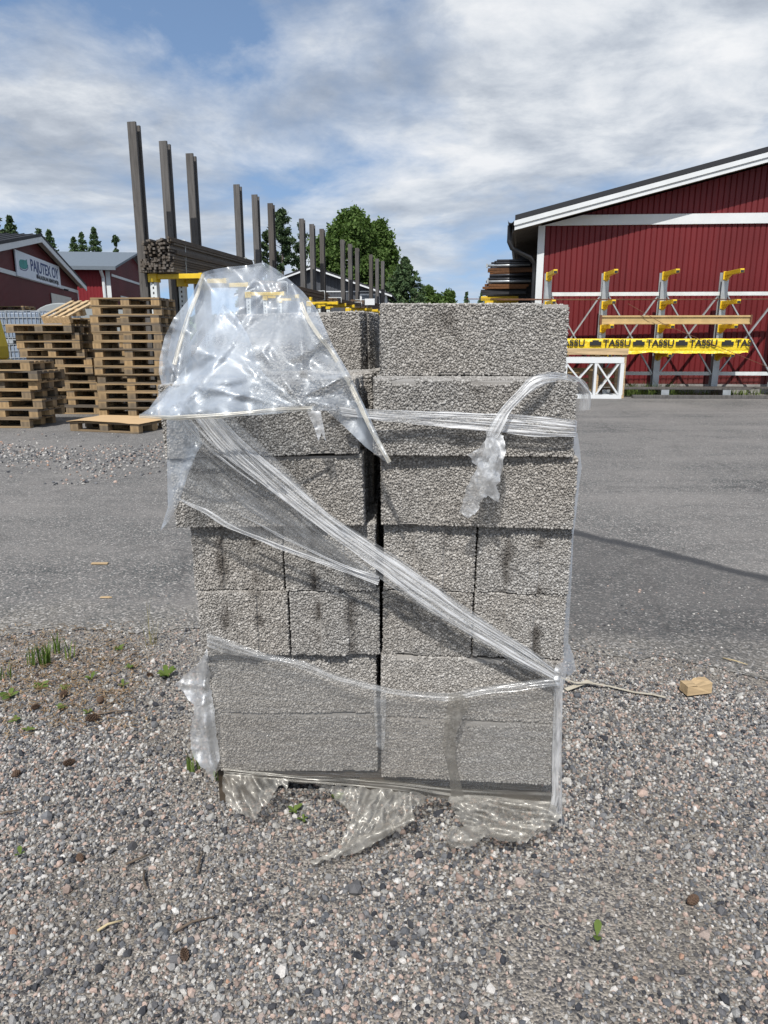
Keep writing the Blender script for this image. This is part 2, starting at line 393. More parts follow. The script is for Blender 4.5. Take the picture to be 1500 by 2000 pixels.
M['film_sheet'] = m_film('base_wrap_film', (.02, .16), gloss=.15, streak=(.9, 13, 1), bump=.75, hcol=(.60, .59, .57), trans=(.955, .95, .94), sharp=.06, fres=.05)
# ------------------------------------------------------------------ sky and sun
SUN_EL, SUN_AZ = R(52), R(193)          # azimuth clockwise from +Y: behind and left of the camera
sd = Vector((math.sin(SUN_AZ) * math.cos(SUN_EL), math.cos(SUN_AZ) * math.cos(SUN_EL), math.sin(SUN_EL)))
ld = bpy.data.lights.new('sun', 'SUN'); ld.energy = 5.0; ld.angle = R(.6); ld.color = (1, .972, .93)
lo = bpy.data.objects.new('sun', ld); col.objects.link(lo); lo.rotation_euler = sd.to_track_quat('Z', 'Y').to_euler(); lo.location = sd * 60
w = bpy.data.worlds.new('World'); sc.world = w; w.use_nodes = True
wt = w.node_tree; wt.nodes.clear()
class WT(NT):
    def __init__(s): s.t = wt; s.out = s.n('ShaderNodeOutputWorld')
t = WT()
sky = t.n('ShaderNodeTexSky'); sky.sky_type = 'NISHITA'; sky.sun_disc = False
sky.sun_elevation = SUN_EL; sky.sun_rotation = SUN_AZ; sky.air_density = 1.2; sky.dust_density = .6; sky.ozone_density = 1.6
bs = t.n('ShaderNodeBackground'); bs.inputs['Strength'].default_value = .16; t.l(sky.outputs[0], bs.inputs['Color'])
d = t.co('Generated'); sx = t.n('ShaderNodeSeparateXYZ'); t.l(d, sx.inputs[0])
zz = t.math('ADD', t.math('MAXIMUM', sx.outputs[2], 0.), .16)
cb = t.n('ShaderNodeCombineXYZ'); t.l(t.math('DIVIDE', sx.outputs[0], zz), cb.inputs[0]); t.l(t.math('DIVIDE', sx.outputs[1], zz), cb.inputs[1])
pl = cb.outputs[0]
svz = t.math('ADD', t.math('MAXIMUM', sx.outputs[2], 0.), .22); sv = t.n('ShaderNodeCombineXYZ'); t.l(sx.outputs[0], sv.inputs[0]); t.l(sx.outputs[1], sv.inputs[1]); t.l(svz, sv.inputs[2])
sn = t.n('ShaderNodeVectorMath'); sn.operation = 'NORMALIZE'; t.l(sv.outputs[0], sn.inputs[0]); t.l(sn.outputs[0], sky.inputs['Vector'])
warp = t.n('ShaderNodeTexNoise'); t.val(warp, Scale=.8, Detail=3.); t.l(pl, warp.inputs['Vector'])
wv = t.n('ShaderNodeVectorMath'); wv.operation = 'MULTIPLY_ADD'; t.l(warp.outputs['Color'], wv.inputs[0]); wv.inputs[1].default_value = (.42, .42, 0); t.l(pl, wv.inputs[2])
a1 = t.noise(.78, t.mapping(wv.outputs[0], (1.25, 1.0, 1), (11.9537, 6.8942, 0), (0, 0, R(24))), 11, .60, .08)
a2 = t.noise(1.3, t.mapping(wv.outputs[0], (1.15, 1.25, 1), (.0299, 6.9288, 0), (0, 0, R(18))), 10, .62, .1)
a3 = t.noise(.42, t.mapping(pl, (1, 1, 1), (16.4632, 8.4690, 0)), 4, .5)
cover = t.math('ADD', t.math('MULTIPLY', a1, .62), t.math('MULTIPLY', a3, .38))
cov = t.ramp(cover, [(.415, .0), (.465, .5), (.535, 1.)])
shade = t.math('ADD', t.math('MULTIPLY', a2, .72), t.math('MULTIPLY', a1, .28))
cc = t.ramp(shade, [(.39, (.34, .39, .47)), (.45, (.44, .49, .57)), (.50, (.56, .61, .685)), (.55, (.72, .76, .815)), (.62, (.90, .915, .94))])
# thinner, paler cloud towards the horizon
hz = t.ramp(sx.outputs[2], [(.0, .8), (.24, 0.)])
cc = t.mix(hz, cc, (.56, .645, .76))
bc = t.n('ShaderNodeBackground'); bc.inputs['Strength'].default_value = 1.0; t.l(cc, bc.inputs['Color'])
ms = t.n('ShaderNodeMixShader'); t.l(cov, ms.inputs[0]); t.l(bs.outputs[0], ms.inputs[1]); t.l(bc.outputs[0], ms.inputs[2])
t.l(ms.outputs[0], t.out.inputs['Surface'])

# ------------------------------------------------------------------ ground
tag(MB().add([(-1500, -60, 0), (1500, -60, 0), (1500, 2200, 0), (-1500, 2200, 0)], [(0, 1, 2, 3)]).build('ground', M['soil']), kind='structure')
EDGE = [(-14, 3.6), (-6, 3.3), (-1.8, 3.08), (-.9, 3.2), (-.2, 3.2), (.3, 3.05), (.83, 2.93), (1.2, 2.86), (1.6, 2.68), (2.6, 2.5), (4, 2.3), (14, 1.6)]
def edge_y(x):
    for (a, b), (c, d2) in zip(EDGE, EDGE[1:]):
        if a <= x <= c: return b + (d2 - b) * (x - a) / (c - a)
    return 3.0
ev = []
for i in range(561):
    x = -14 + i * .05
    ev.append((x, edge_y(x) + noise.noise((x * 3, 1.3, 0)) * .16 + noise.noise((x * 11, 4.3, 0)) * .07 + noise.noise((x * 31, 7, 0)) * .03, .004))
poly = ev + [(60, 1.6, .004), (60, 120, .004), (-60, 120, .004), (-60, 3.6, .004)]
tag(MB().add(poly, [tuple(range(len(poly)))]).build('asphalt_yard', M['asphalt']), kind='structure')

def ico():
    p = (1 + 5 ** .5) / 2
    v = np.array([(-1, p, 0), (1, p, 0), (-1, -p, 0), (1, -p, 0), (0, -1, p), (0, 1, p), (0, -1, -p), (0, 1, -p), (p, 0, -1), (p, 0, 1), (-p, 0, -1), (-p, 0, 1)], float)
    f = np.array([(0, 11, 5), (0, 5, 1), (0, 1, 7), (0, 7, 10), (0, 10, 11), (1, 5, 9), (5, 11, 4), (11, 10, 2), (10, 7, 6), (7, 1, 8), (3, 9, 4), (3, 4, 2), (3, 2, 6), (3, 6, 8), (3, 8, 9), (4, 9, 5), (2, 4, 11), (6, 2, 10), (8, 6, 7), (9, 8, 1)])
    return v / np.linalg.norm(v[0]), f
IV, IF = ico()
def rand_rot(n):
    q = rng.normal(size=(n, 4)); q /= np.linalg.norm(q, axis=1)[:, None]; a, b, c, d_ = q.T
    return np.stack([np.stack([1 - 2 * (c * c + d_ * d_), 2 * (b * c - a * d_), 2 * (b * d_ + a * c)], -1),
                     np.stack([2 * (b * c + a * d_), 1 - 2 * (b * b + d_ * d_), 2 * (c * d_ - a * b)], -1),
                     np.stack([2 * (b * d_ - a * c), 2 * (c * d_ + a * b), 1 - 2 * (b * b + c * c)], -1)], 1)
def stones(pts, rad, jag=.22, flat=(.65, 1.25), squash=None):
    n = len(pts)
    v = IV[None] * (1 + rng.uniform(-jag, jag, (n, 12, 1))) * rng.uniform(flat[0], flat[1], (n, 1, 3))
    v = np.einsum('nij,nkj->nki', rand_rot(n), v) * rad[:, None, None]
    if squash is not None: v[:, :, 2] *= squash
    v = v + pts[:, None, :]
    f = IF[None] + (np.arange(n) * 12)[:, None, None]
    return v.reshape(-1, 3), f.reshape(-1, 3)

def gravel_field():
    sp = .0079
    xs = np.arange(-3.5, 3.5, sp); ys = np.arange(.80, 3.95, sp)
    X, Y = np.meshgrid(xs, ys); X = X.ravel(); Y = Y.ravel()
    X = X + rng.uniform(-.6, .6, X.shape) * sp; Y = Y + rng.uniform(-.6, .6, Y.shape) * sp
    k = np.abs(X) < .66 * Y + .85; X = X[k]; Y = Y[k]
    ed = np.interp(X, [a for a, b in EDGE], [b for a, b in EDGE])
    nz = np.array([noise.noise((x * 1.7, y * 1.7, 0)) + .5 * noise.noise((x * 5, y * 5, 3)) for x, y in zip(X, Y)])
    d_ = ed - Y + nz * .22
    p = np.clip(.22 + d_ * 2.4, .05, 1)
    p = np.where(Y > ed + .35, .03, p)
    # trodden soil with litter on the left, fines on the right and beside the pallet
    left = np.clip((-.45 - X) * 3, 0, 1) * np.clip((Y - 2.25 + nz * .25) * 3.0, 0, 1)
    p *= 1 - .52 * left
    for cx, cy, r, a in ((.46, 1.36, .26, .68), (.64, 1.56, .22, .55), (.95, 1.75, .25, .4), (.30, 1.22, .15, .5), (-.6, 1.5, .3, .4), (-.68, 2.28, .2, .6), (-.55, 1.95, .13, .5), (-.2, 1.62, .22, .45), (.05, 1.2, .14, .25)):
        p *= 1 - a * np.clip(1.3 - np.hypot(X - cx, Y - cy) / r + nz * .5, 0, 1)
    p = np.maximum(p, .55 * np.clip(1 - np.abs(Y - ed - .02) / .16 + nz * .5, 0, 1))
    k = rng.random(X.shape) < p; X = X[k]; Y = Y[k]; n = len(X)
    r = np.clip(rng.lognormal(math.log(.0038), .36, n), .0017, .013)
    big = rng.random(n) < .010; r[big] *= 1.7
    Z = r * rng.uniform(.0, .65, n)
    v, f = stones(np.stack([X, Y, Z], 1), r, .27, (.58, 1.32))
    return np_mesh('gravel', v, f)
tag(link('gravel', gravel_field(), M['gravel']), 'loose crushed granite gravel in grey, white and pink covering the foreground', 'gravel', kind='stuff')
def gravel_patch():
    n = 7500
    u = rng.random(n); X = rng.uniform(-6.6, -2.2, n); Y = rng.uniform(6.6, 10.6, n)
    nz = np.array([noise.noise((x * .9, y * .9, 5)) + .5 * noise.noise((x * 3, y * 3, 8)) for x, y in zip(X, Y)])
    m = 1.2 - np.abs(Y - (8.3 - .25 * (X + 4))) / 1.25 - np.clip(X + 2.9, 0, 3) + nz * .9
    k = u < np.clip(m, .02, 1); X = X[k]; Y = Y[k]
    r = rng.uniform(.005, .017, len(X))
    v, f = stones(np.stack([X, Y, r * .4 + .004], 1), r)
    return np_mesh('gravel_patch', v, f)
M['gravel_far'] = M['gravel']
tag(link('gravel_spill', gravel_patch(), M['gravel']), 'thin spill of pale gravel lying on the asphalt before the pallets', 'gravel', kind='stuff')

# ------------------------------------------------------------------ porous clay blocks
BL, BD, BH = .498, .245, .187
def block_mesh(i):
    """box with tongue and groove ends, crusted with expanded clay pebbles"""
    L, D, Hh = BL / 2 - .0036, BD / 2 - .0036, BH - .0036
    e = .006
    prof = [(-L, -D), (L, -D), (L, -D * .36), (L + e, -D * .30), (L + e, D * .30), (L, D * .36), (L, D), (-L, D), (-L, D * .36), (-L + e, D * .30), (-L + e, -D * .30), (-L, -D * .36)]
    mb = MB().prism(prof, .002, Hh, 'Z')
    bv = np.array(mb.v); bf = mb.f
    faces = []
    sp = .0050
    def patch(o, u, v, lu, lv):
        o = np.array(o, float); u = np.array(u, float); v = np.array(v, float)
        nu = max(2, int(round(lu / sp)) + 1); nv = max(2, int(round(lv / (sp * .88))) + 1)
        a, b = np.meshgrid(np.arange(nu), np.arange(nv)); a = a + (b % 2) * .5
        a = a.ravel() * lu / (nu - .5); b = b.ravel() * lv / (nv - 1)
        a = np.clip(a + rng.uniform(-.36, .36, a.shape) * sp, 0, lu); b = np.clip(b + rng.uniform(-.36, .36, b.shape) * sp, 0, lv)
        nn = np.cross(u, v)
        pts = o + a[:, None] * u + b[:, None] * v + nn * rng.normal(.0009, .0007, a.shape)[:, None]
        keep = rng.random(len(pts)) > .035
        return pts[keep]
    pp = []
    for k in range(len(prof)):
        (x0, y0), (x1, y1) = prof[k], prof[(k + 1) % len(prof)]
        l = math.hypot(x1 - x0, y1 - y0)
        if l < .012: continue
        pp.append(patch((x0, y0, .001), ((x1 - x0) / l, (y1 - y0) / l, 0), (0, 0, 1), l, Hh))
    pp.append(patch((-L, -D, Hh), (1, 0, 0), (0, 1, 0), 2 * L, 2 * D))
    pts = np.concatenate(pp)
    # worn corners and chipped lower edges
    nzv = np.array([noise.noise((p[0] * 9 + i * 7, p[1] * 9, p[2] * 9)) for p in pts])
    edge = np.minimum(pts[:, 2], Hh - pts[:, 2]); chip = (edge < .007) & (nzv > .22)
    pts = pts[~chip]
    rad = np.clip(rng.normal(.0031, .0007, len(pts)), .0018, .0050)
    v, f = stones(pts, rad, .10, (.85, 1.15))
    V = np.concatenate([bv, v]); me = bpy.data.meshes.new('clay_block')
    nb = len(bf); nf = len(f)
    loops = [x for q in bf for x in q]; ls = []; lt = []
    c = 0
    for q in bf: ls.append(c); lt.append(len(q)); c += len(q)
    li = np.concatenate([np.array(loops, np.int32), (f + len(bv)).astype(np.int32).ravel()])
    ls = np.concatenate([np.array(ls, np.int32), c + np.arange(nf, dtype=np.int32) * 3]); lt = np.concatenate([np.array(lt, np.int32), np.full(nf, 3, np.int32)])
    me.vertices.add(len(V)); me.vertices.foreach_set('co', V.astype(np.float32).ravel())
    me.loops.add(len(li)); me.loops.foreach_set('vertex_index', li)
    me.polygons.add(len(ls)); me.polygons.foreach_set('loop_start', ls); me.polygons.foreach_set('loop_total', lt)
    sm = np.ones(len(ls), bool); sm[:nb] = False; me.polygons.foreach_set('use_smooth', sm)
    me.update(calc_edges=True); me.materials.append(M['block'])
    return me
BM = [block_mesh(i) for i in range(3)]
nblk = [0]
def block(x, y, z, yaw=0., roll=0., end=False, label='', pitch=0.):
    """x, y = middle of the front face (end face when end), z = underside"""
    o = bpy.data.objects.new('clay_block', BM[nblk[0] % 3]); nblk[0] += 1; col.objects.link(o)
    dpt = (BL if end else BD) / 2
    rz = R(yaw)
    o.location = (x + math.sin(rz) * -dpt * -1 * -1, y + math.cos(rz) * dpt, z) if False else (x - math.sin(rz) * dpt, y + math.cos(rz) * dpt, z)
    flip = math.pi if random.random() < .5 else 0
    o.rotation_euler = (R(pitch), R(roll), rz + (R(90) if end else 0) + flip)
    if flip or end:
        m = Matrix.Rotation(rz, 4, 'Z') @ Matrix.Rotation(R(roll), 4, 'Y') @ Matrix.Rotation(R(pitch), 4, 'X') @ Matrix.Rotation((R(90) if end else 0) + flip, 4, 'Z')
        o.rotation_euler = m.to_euler()
    return tag(o, label, 'building block', 'porous concrete blocks stacked on the pallet')
Z0 = .125
zr = lambda k: Z0 + (7 - k) * .1895          # underside of row k (1 = top)
YR = -4.0                                    # the right column is turned a little: its right end is nearer
# right column, front blocks
block(.242, 1.955, zr(1), -1, 0, label='porous grey block topmost of the right column, bare of film')
block(.224, 1.762, zr(2), -1.5, .2, label='porous grey block under the horizontal film band, right column')
block(.240, 1.785, zr(3), YR, .5, label='porous grey block behind the crumpled hanging end of film')
for k, zz_ in ((4, zr(4)), (5, zr(5))):
    for j, xx in enumerate((.118, .368)):
        lab = {(4, 0): 'porous grey block end face above the slanting film, right column, left of its pair',
               (4, 1): 'porous grey block end face with two dark damp spots, upper right of the end-on blocks',
               (5, 0): 'porous grey block end face crossed by the slanting film, right column, lower left of four',
               (5, 1): 'porous grey block end face above the film knot, lower right of the end-on blocks'}[(k, j)]
        block(xx + .003 * (5 - k), 1.822 - .017 * j + random.uniform(-.004, .004), zz_, YR + random.uniform(-.6, .6), .3, True, lab)
block(.238, 1.805, zr(6), YR, .5, label='porous grey block half above the base wrap edge, right column')
block(.240, 1.795, zr(7), YR, .5, label='porous grey block lowest of the right column, seen through base wrap')
# left column, front blocks, leaning outwards
block(-.314, 2.36, zr(1) - .012, -14, -1.2, label='porous grey block topmost of the left column, partly behind the plastic hood')
block(-.312, 1.785, zr(2) - .004, -3, -2.2, label='porous grey block of the left column just under the plastic hood')
block(-.300, 1.795, zr(3) - .002, -2.5, -1.3, label='porous grey block behind the veil of film, left column overhanging the end-on pair')
for k in (4, 5):
    for j, xx in enumerate((-.400, -.150)):
        lab = {(4, 0): 'porous grey block end face under the overhang, outermost left of the upper end-on row',
               (4, 1): 'porous grey block end face with a dark streak, left column, beside the central gap',
               (5, 0): 'porous grey block end face at the outer left, just above the base wrap',
               (5, 1): 'porous grey block end face left of the central gap, above the wrap edge'}[(k, j)]
        block(xx + .006 + .010 * (k - 4), 1.822 + random.uniform(-.006, .006), zr(k), random.uniform(-1, 1.5), -.5, True, lab)
block(-.270, 1.842, zr(6), 0, -.3, label='porous grey block half above the base wrap edge, left column')
block(-.267, 1.845, zr(7), 0, 0, label='porous grey block lowest of the left column, seen through base wrap')
# second tier behind
block(.262, 2.206, zr(1), -1, 0, label='porous grey block directly behind the topmost right block, only its end showing')
for k in (2, 3, 6, 7):
    block(.240, 2.035 + .05 * (k > 3), zr(k), -1 if k < 4 else YR, 0, label='porous grey block in the hidden rear tier of the right column')
    block(-.268 - .012 * (k < 4), 2.055 + .04 * (k > 3), zr(k), -2 if k < 4 else 0, -1 if k < 4 else 0, label='porous grey block in the hidden rear tier of the left column')

for k in range(2, 8):
    block(.206, 2.345, zr(k), -1, 0, label='porous grey block in the hidden third tier of the right column')
    block(-.296, 2.352, zr(k), 0, 0, label='porous grey block in the hidden third tier of the left column')
# the pallet under the pile
def pallet_meshes():
    r = random.Random(3)
    top = MB(); y = -.4
    for wd in (.145, .1, .145, .1, .145):
        top.box(-.6, .6, y, y + wd, .122, .144); y += wd + (.8 - .635) / 4
    for cx in (-.5275, 0, .5275): top.box(cx - .0725, cx + .0725, -.399, .399, .100, .1215)
    blk = MB().box(-.0725, .0725, -.05, .05, 0, .078)
    blkw = MB().box(-.0725, .0725, -.0725, .0725, 0, .078)
    bot = MB().box(-.6, .6, -.05, .05, 0, .022)
    return top.mesh('top_deck'), blk.mesh('spacer_block'), blkw.mesh('spacer_block'), bot.mesh('bottom_board')
PT, PBK, PBW, PBT = pallet_meshes()
for m_ in (PT, PBT): m_.materials.append(M['pallet'])
for m_ in (PBK, PBW): m_.materials.append(M['block_wood'])
def new_pallet():
    root = empty('wooden_pallet')
    link('top_deck', PT, None, root)
    for y in (-.35, 0, .35):
        for x in (-.5275, 0, .5275):
            o = link('spacer_block', PBW if y == 0 else PBK, None, root); o.location = (x, y, .022)
        o = link('bottom_board', PBT, None, root); o.location = (0, y, 0)
    return root
PROTO = new_pallet(); proto_used = [False]
def pallet(x, y, z, rz, label, group, tilt=(0, 0), old=False):
    o = copy_tree(PROTO)
    o.location = (x, y, z); o.rotation_euler = (R(tilt[0]), R(tilt[1]), R(rz))
    return tag(o, label, 'pallet', group)
po = pallet(-.005, 2.25, -.022, -1.5, 'dark wooden pallet under the wrapped block pile', 'wooden pallets in the yard'); po.scale = (.80, .98, .95)
for c_ in po.children:
    c_.data = c_.data.copy(); c_.data.materials.clear(); c_.data.materials.append(M['dark_wood'])

# ------------------------------------------------------------------ pallet stacks
ORD = ['top', 'second from the top', 'third from the top', 'fourth from the top', 'fifth from the top', 'sixth from the top', 'seventh from the top', 'eighth from the top', 'ninth from the top', 'tenth from the top', 'eleventh from the top', 'twelfth from the top', 'thirteenth from the top', 'fourteenth from the top', 'fifteenth from the top', 'sixteenth from the top']
def stack(x, y, rz, n, where, jit=.03, jr=1.5, drift=None):
    r = random.Random(int(abs(x * 100)))
    for i in range(n):
        k = n - 1 - i
        dx, dy = (drift(k) if drift else (0, 0))
        pallet(x + dx + r.uniform(-jit, jit), y + dy + r.uniform(-jit, jit), .006 + i * .1445, rz + r.uniform(-jr, jr) + (180 if r.random() < .5 else 0),
               '%s wooden pallet of %s' % (ORD[k], where), 'wooden pallets in the yard')
stack(-4.42, 13.0, -2, 14, 'the tall stack beside the grey post rack', .03, 1.3)
stack(-5.90, 13.45, -5, 11, 'the middle stack below the slanting pallet', .05, 3.0,
      drift=lambda k: ((-.20, -.05), (-.14, 0), (-.05, -.02), (0, 0), (.10, .1), (.12, .05), (.14, .05), (.2, .04), (.2, .05), (.22, .05), (.24, .05))[k])
stack(-5.90, 11.45, -3, 7, 'the low stack at the yellow machine', .05, 2.5, drift=lambda k: ((-.02, 0), (.06, .02), (.03, 0), (-.05, 0), (.04, 0), (-.02, 0), (-.1, 0))[k])
# pale pallets piled aslant on the middle stack, leaning to the tall stack
stack_top = .006 + 11 * .1445
def open_pallet_meshes():
    top = MB()
    for y in (-.36, -.12, .12, .36): top.box(-.6, .6, y - .055, y + .055, .118, .140)
    bl = MB().box(-.05, .05, -.41, .41, 0, .1175)
    a = top.mesh('top_deck'); b = bl.mesh('bearer'); a.materials.append(M['new_wood']); b.materials.append(M['new_wood']); return a, b
OA, OB = open_pallet_meshes()
def open_pallet(x, y, z, rot, label):
    r_ = thing('wooden_pallet', label, 'pallet', (x, y, z), 0, 'wooden pallets in the yard'); r_.rotation_euler = rot
    link('top_deck', OA, None, r_)
    for xx in (-.55, 0, .55): link('bearer', OB, None, r_).location = (xx, 0, 0)
stack(-5.66, 14.78, -4, 12, 'the rear stack hidden behind the middle one', .04, 2)
open_pallet(-5.80, 13.70, stack_top + .172, (0, R(-21), R(72)), 'pale open slatted pallet slanting on top of the middle stack')
sorted([o for o in bpy.data.objects if o.get('label', '').startswith('pale open slatted')], key=lambda o: o.name)[0].scale = (.72, .74, 1)
# low pallet with a cardboard sheet
pallet(-4.02, 10.86, .006, -17, 'single low wooden pallet on the asphalt under a cardboard sheet', 'wooden pallets in the yard')
def cardboard():
    mb = MB(); nx, ny = 26, 18
    top = []
    for s_ in (0, 1):
        for j in range(ny + 1):
            for i in range(nx + 1):
                u = i / nx; v_ = j / ny
                z = .156 + .006 * noise.noise((u * 3, v_ * 3, 0)) - .035 * max(0, abs(u - .45) - .3) ** 1.4 * 4 * (1 - v_) + .012 * math.sin(u * 4) * (1 - v_)
                mb.v.append((-.63 + 1.26 * u, -.43 + .86 * v_, max(z, .147) - .005 * s_))
    N = (nx + 1) * (ny + 1)
    for j in range(ny):
        for i in range(nx):
            a = j * (nx + 1) + i; q = (a, a + 1, a + nx + 2, a + nx + 1)
            mb.f.append(q); mb.f.append(tuple(N + k for k in q)[::-1])
    ring = [i for i in range(nx)] + [j * (nx + 1) + nx for j in range(ny)] + [ny * (nx + 1) + i for i in range(nx, 0, -1)] + [j * (nx + 1) for j in range(ny, 0, -1)]
    for a, b in zip(ring, ring[1:] + ring[:1]): mb.f.append((a, N + a, N + b, b))
    o = mb.build('cardboard_sheet', M['cardboard'])
    o.location = (-4.02, 10.86, .006); o.rotation_euler = (0, 0, R(-16)); return o
tag(cardboard(), 'brown cardboard sheet lying on the single low pallet', 'cardboard')
# far stack by the gabled workshop: single meshes, far too small to show parts
def far_pallet_mesh():
    mb = MB(); y = -.4
    for wd in (.145, .1, .145, .1, .145): mb.box(-.6, .6, y, y + wd, .1, .144); y += wd + .041
    for yy in (-.35, 0, .35):
        mb.box(-.6, .6, yy - .05, yy + .05, 0, .022)
        for xx in (-.5275, 0, .5275): mb.box(xx - .07, xx + .07, yy - .05, yy + .05, .022, .1)
    me = mb.mesh('far_pallet'); me.materials.append(M['pallet']); return me
FP = far_pallet_mesh()
rr = random.Random(5)
for i in range(18):
    k = 17 - i
    if k > 8: base = None
    o = bpy.data.objects.new('wooden_pallet', FP); col.objects.link(o)
    o.location = (-14.95 + rr.uniform(-.03, .03) - (.25 if k > 4 else 0), 30.0 + rr.uniform(-.04, .04), .006 + i * .1445); o.rotation_euler = (0, 0, R(-8 + rr.uniform(-2, 2)))
    tag(o, ('%s pallet of the far stack by the gabled red workshop' % ORD[k]) if k < 7 else 'pallet hidden low in the far stack by the gabled red workshop', 'pallet', 'pallets of the far stack')

# ------------------------------------------------------------------ caged liquid containers
def ibc(x, y, z, label):
    t_ = thing('caged_container', label, 'liquid container', (x, y, z), R(4), 'caged liquid containers')
    tk = MB().box(-.56, .56, -.46, .46, .17, 1.10).build('tank', M['tank'], t_, bevel=.06)
    cap_ = MB().tube([(0, 0, 1.10), (0, 0, 1.15)], .11, 12).build('lid', M['black'], t_)
    c = MB()
    for k in range(5):
        zz_ = .20 + k * .235
        for (a, b) in (((-.59, -.49), (.59, -.49)), ((.59, -.49), (.59, .49)), ((.59, .49), (-.59, .49)), ((-.59, .49), (-.59, -.49))):
            c.bar((*a, zz_), (*b, zz_), .02, .02)
    for i in range(9):
        xx = -.59 + i * 1.18 / 8
        for yy in (-.49, .49): c.bar((xx, yy, .15), (xx, yy, 1.14), .016, .016)
    for i in range(1, 6):
        yy = -.49 + i * .98 / 6
        for xx in (-.59, .59): c.bar((xx, yy, .15), (xx, yy, 1.14), .016, .016)
    c.build('cage', M['galv'], t_)
    b = MB().box(-.6, .6, -.5, .5, .11, .15)
    for xx in (-.5, 0, .5):
        b.box(xx - .07, xx + .07, -.5, .5, .0, .11)
    b.build('base_pallet', M['galv'], t_)
ibc(-14.25, 27.0, 0, 'white liquid container in steel cage, lower one at the left')
ibc(-14.25, 27.0, 1.17, 'white liquid container in steel cage, upper one behind the yellow machine')
ibc(-13.0, 26.9, 0, 'white liquid container in steel cage, lower one behind the middle pallets')
ibc(-13.0, 26.9, 1.17, 'white liquid container in steel cage, upper one before the grey trailer cover')
ibc(-11.75, 26.8, 0, 'white liquid container in steel cage, lower one at the right end')
ibc(-11.75, 26.8, 1.17, 'white liquid container in steel cage, upper one at the right end')

# ------------------------------------------------------------------ trailer with a rounded grey cover
t_ = thing('covered_trailer', 'trailer with a rounded grey cover behind the caged containers', 'trailer', (-11.9, 29.2, 0), R(3))
arc = [(-1.9, 1.0), (-1.85, 1.6)] + [(-1.85 + 1.3 * (1 - math.cos(a)), 1.6 + 1.06 * math.sin(a)) for a in [i * math.pi / 16 for i in range(1, 9)]] + [(1.9, 2.58), (1.9, 1.0)]
MB().prism(arc, -1.0, 1.0).build('cover', M['grey_tarp'], t_, bevel=.04)
MB().box(-1.95, 1.95, -1.0, 1.0, .62, .99).build('bed', M['galv'], t_)
for xx in (-.5, .5):
    for yy in (-.95, .95):
        wh = MB().tube([(0, -.09, 0), (0, .09, 0)], .32, 20).build('wheel', M['rubber'], t_); wh.location = (xx, yy, .34)
MB().bar((1.9, 0, .7), (3.0, 0, .55), .08, .08).build('drawbar', M['galv'], t_)

# ------------------------------------------------------------------ yellow machine at the edge of the picture
t_ = thing('yard_loader', 'yellow loader cab with dark window, cut by the photo edge', 'loader', (-8.56, 13.9, -.0), R(-4))
cabp = [(-.85, .95), (1.02, .95), (1.02, 1.2), (.86, 2.1), (.74, 2.22), (-.7, 2.22), (-.85, 2.0)]
MB().prism(cabp, -.75, .75).build('cab', M['machine_yellow'], t_, bevel=.05)
gp = [(-.7, 1.06), (.90, 1.02), (.955, 1.10), (.95, 1.22), (.79, 2.04), (.70, 2.12), (-.6, 2.12), (-.7, 2.0)]
MB().prism(gp, -.765, -.752).build('side_window', M['glass'], t_)
MB().prism(gp, .752, .765).build('side_window', M['glass'], t_)
MB().add([(1.012 + .004 - (z - 1.2) * .178, y, z) for y, z in [(-.62, 1.25), (.56, 1.25), (.63, 1.32), (.63, 1.95), (.56, 2.02), (-.62, 2.02)]], [(0, 1, 2, 3, 4, 5)]).build('front_window', M['glass'], t_)
MB().box(-1.6, 1.05, -.8, .8, .55, .948).build('chassis', M['machine_yellow'], t_, bevel=.04)
for xx in (-1.1, .7):
    for yy in (-.72, .72):
        wh = MB().tube([(0, -.14, 0), (0, .14, 0)], .48, 24).build('wheel', M['rubber'], t_); wh.location = (xx, yy, .48)
        hb = MB().tube([(0, -.16, 0), (0, .16, 0)], .2, 16).build('rim', M['machine_yellow'], wh)

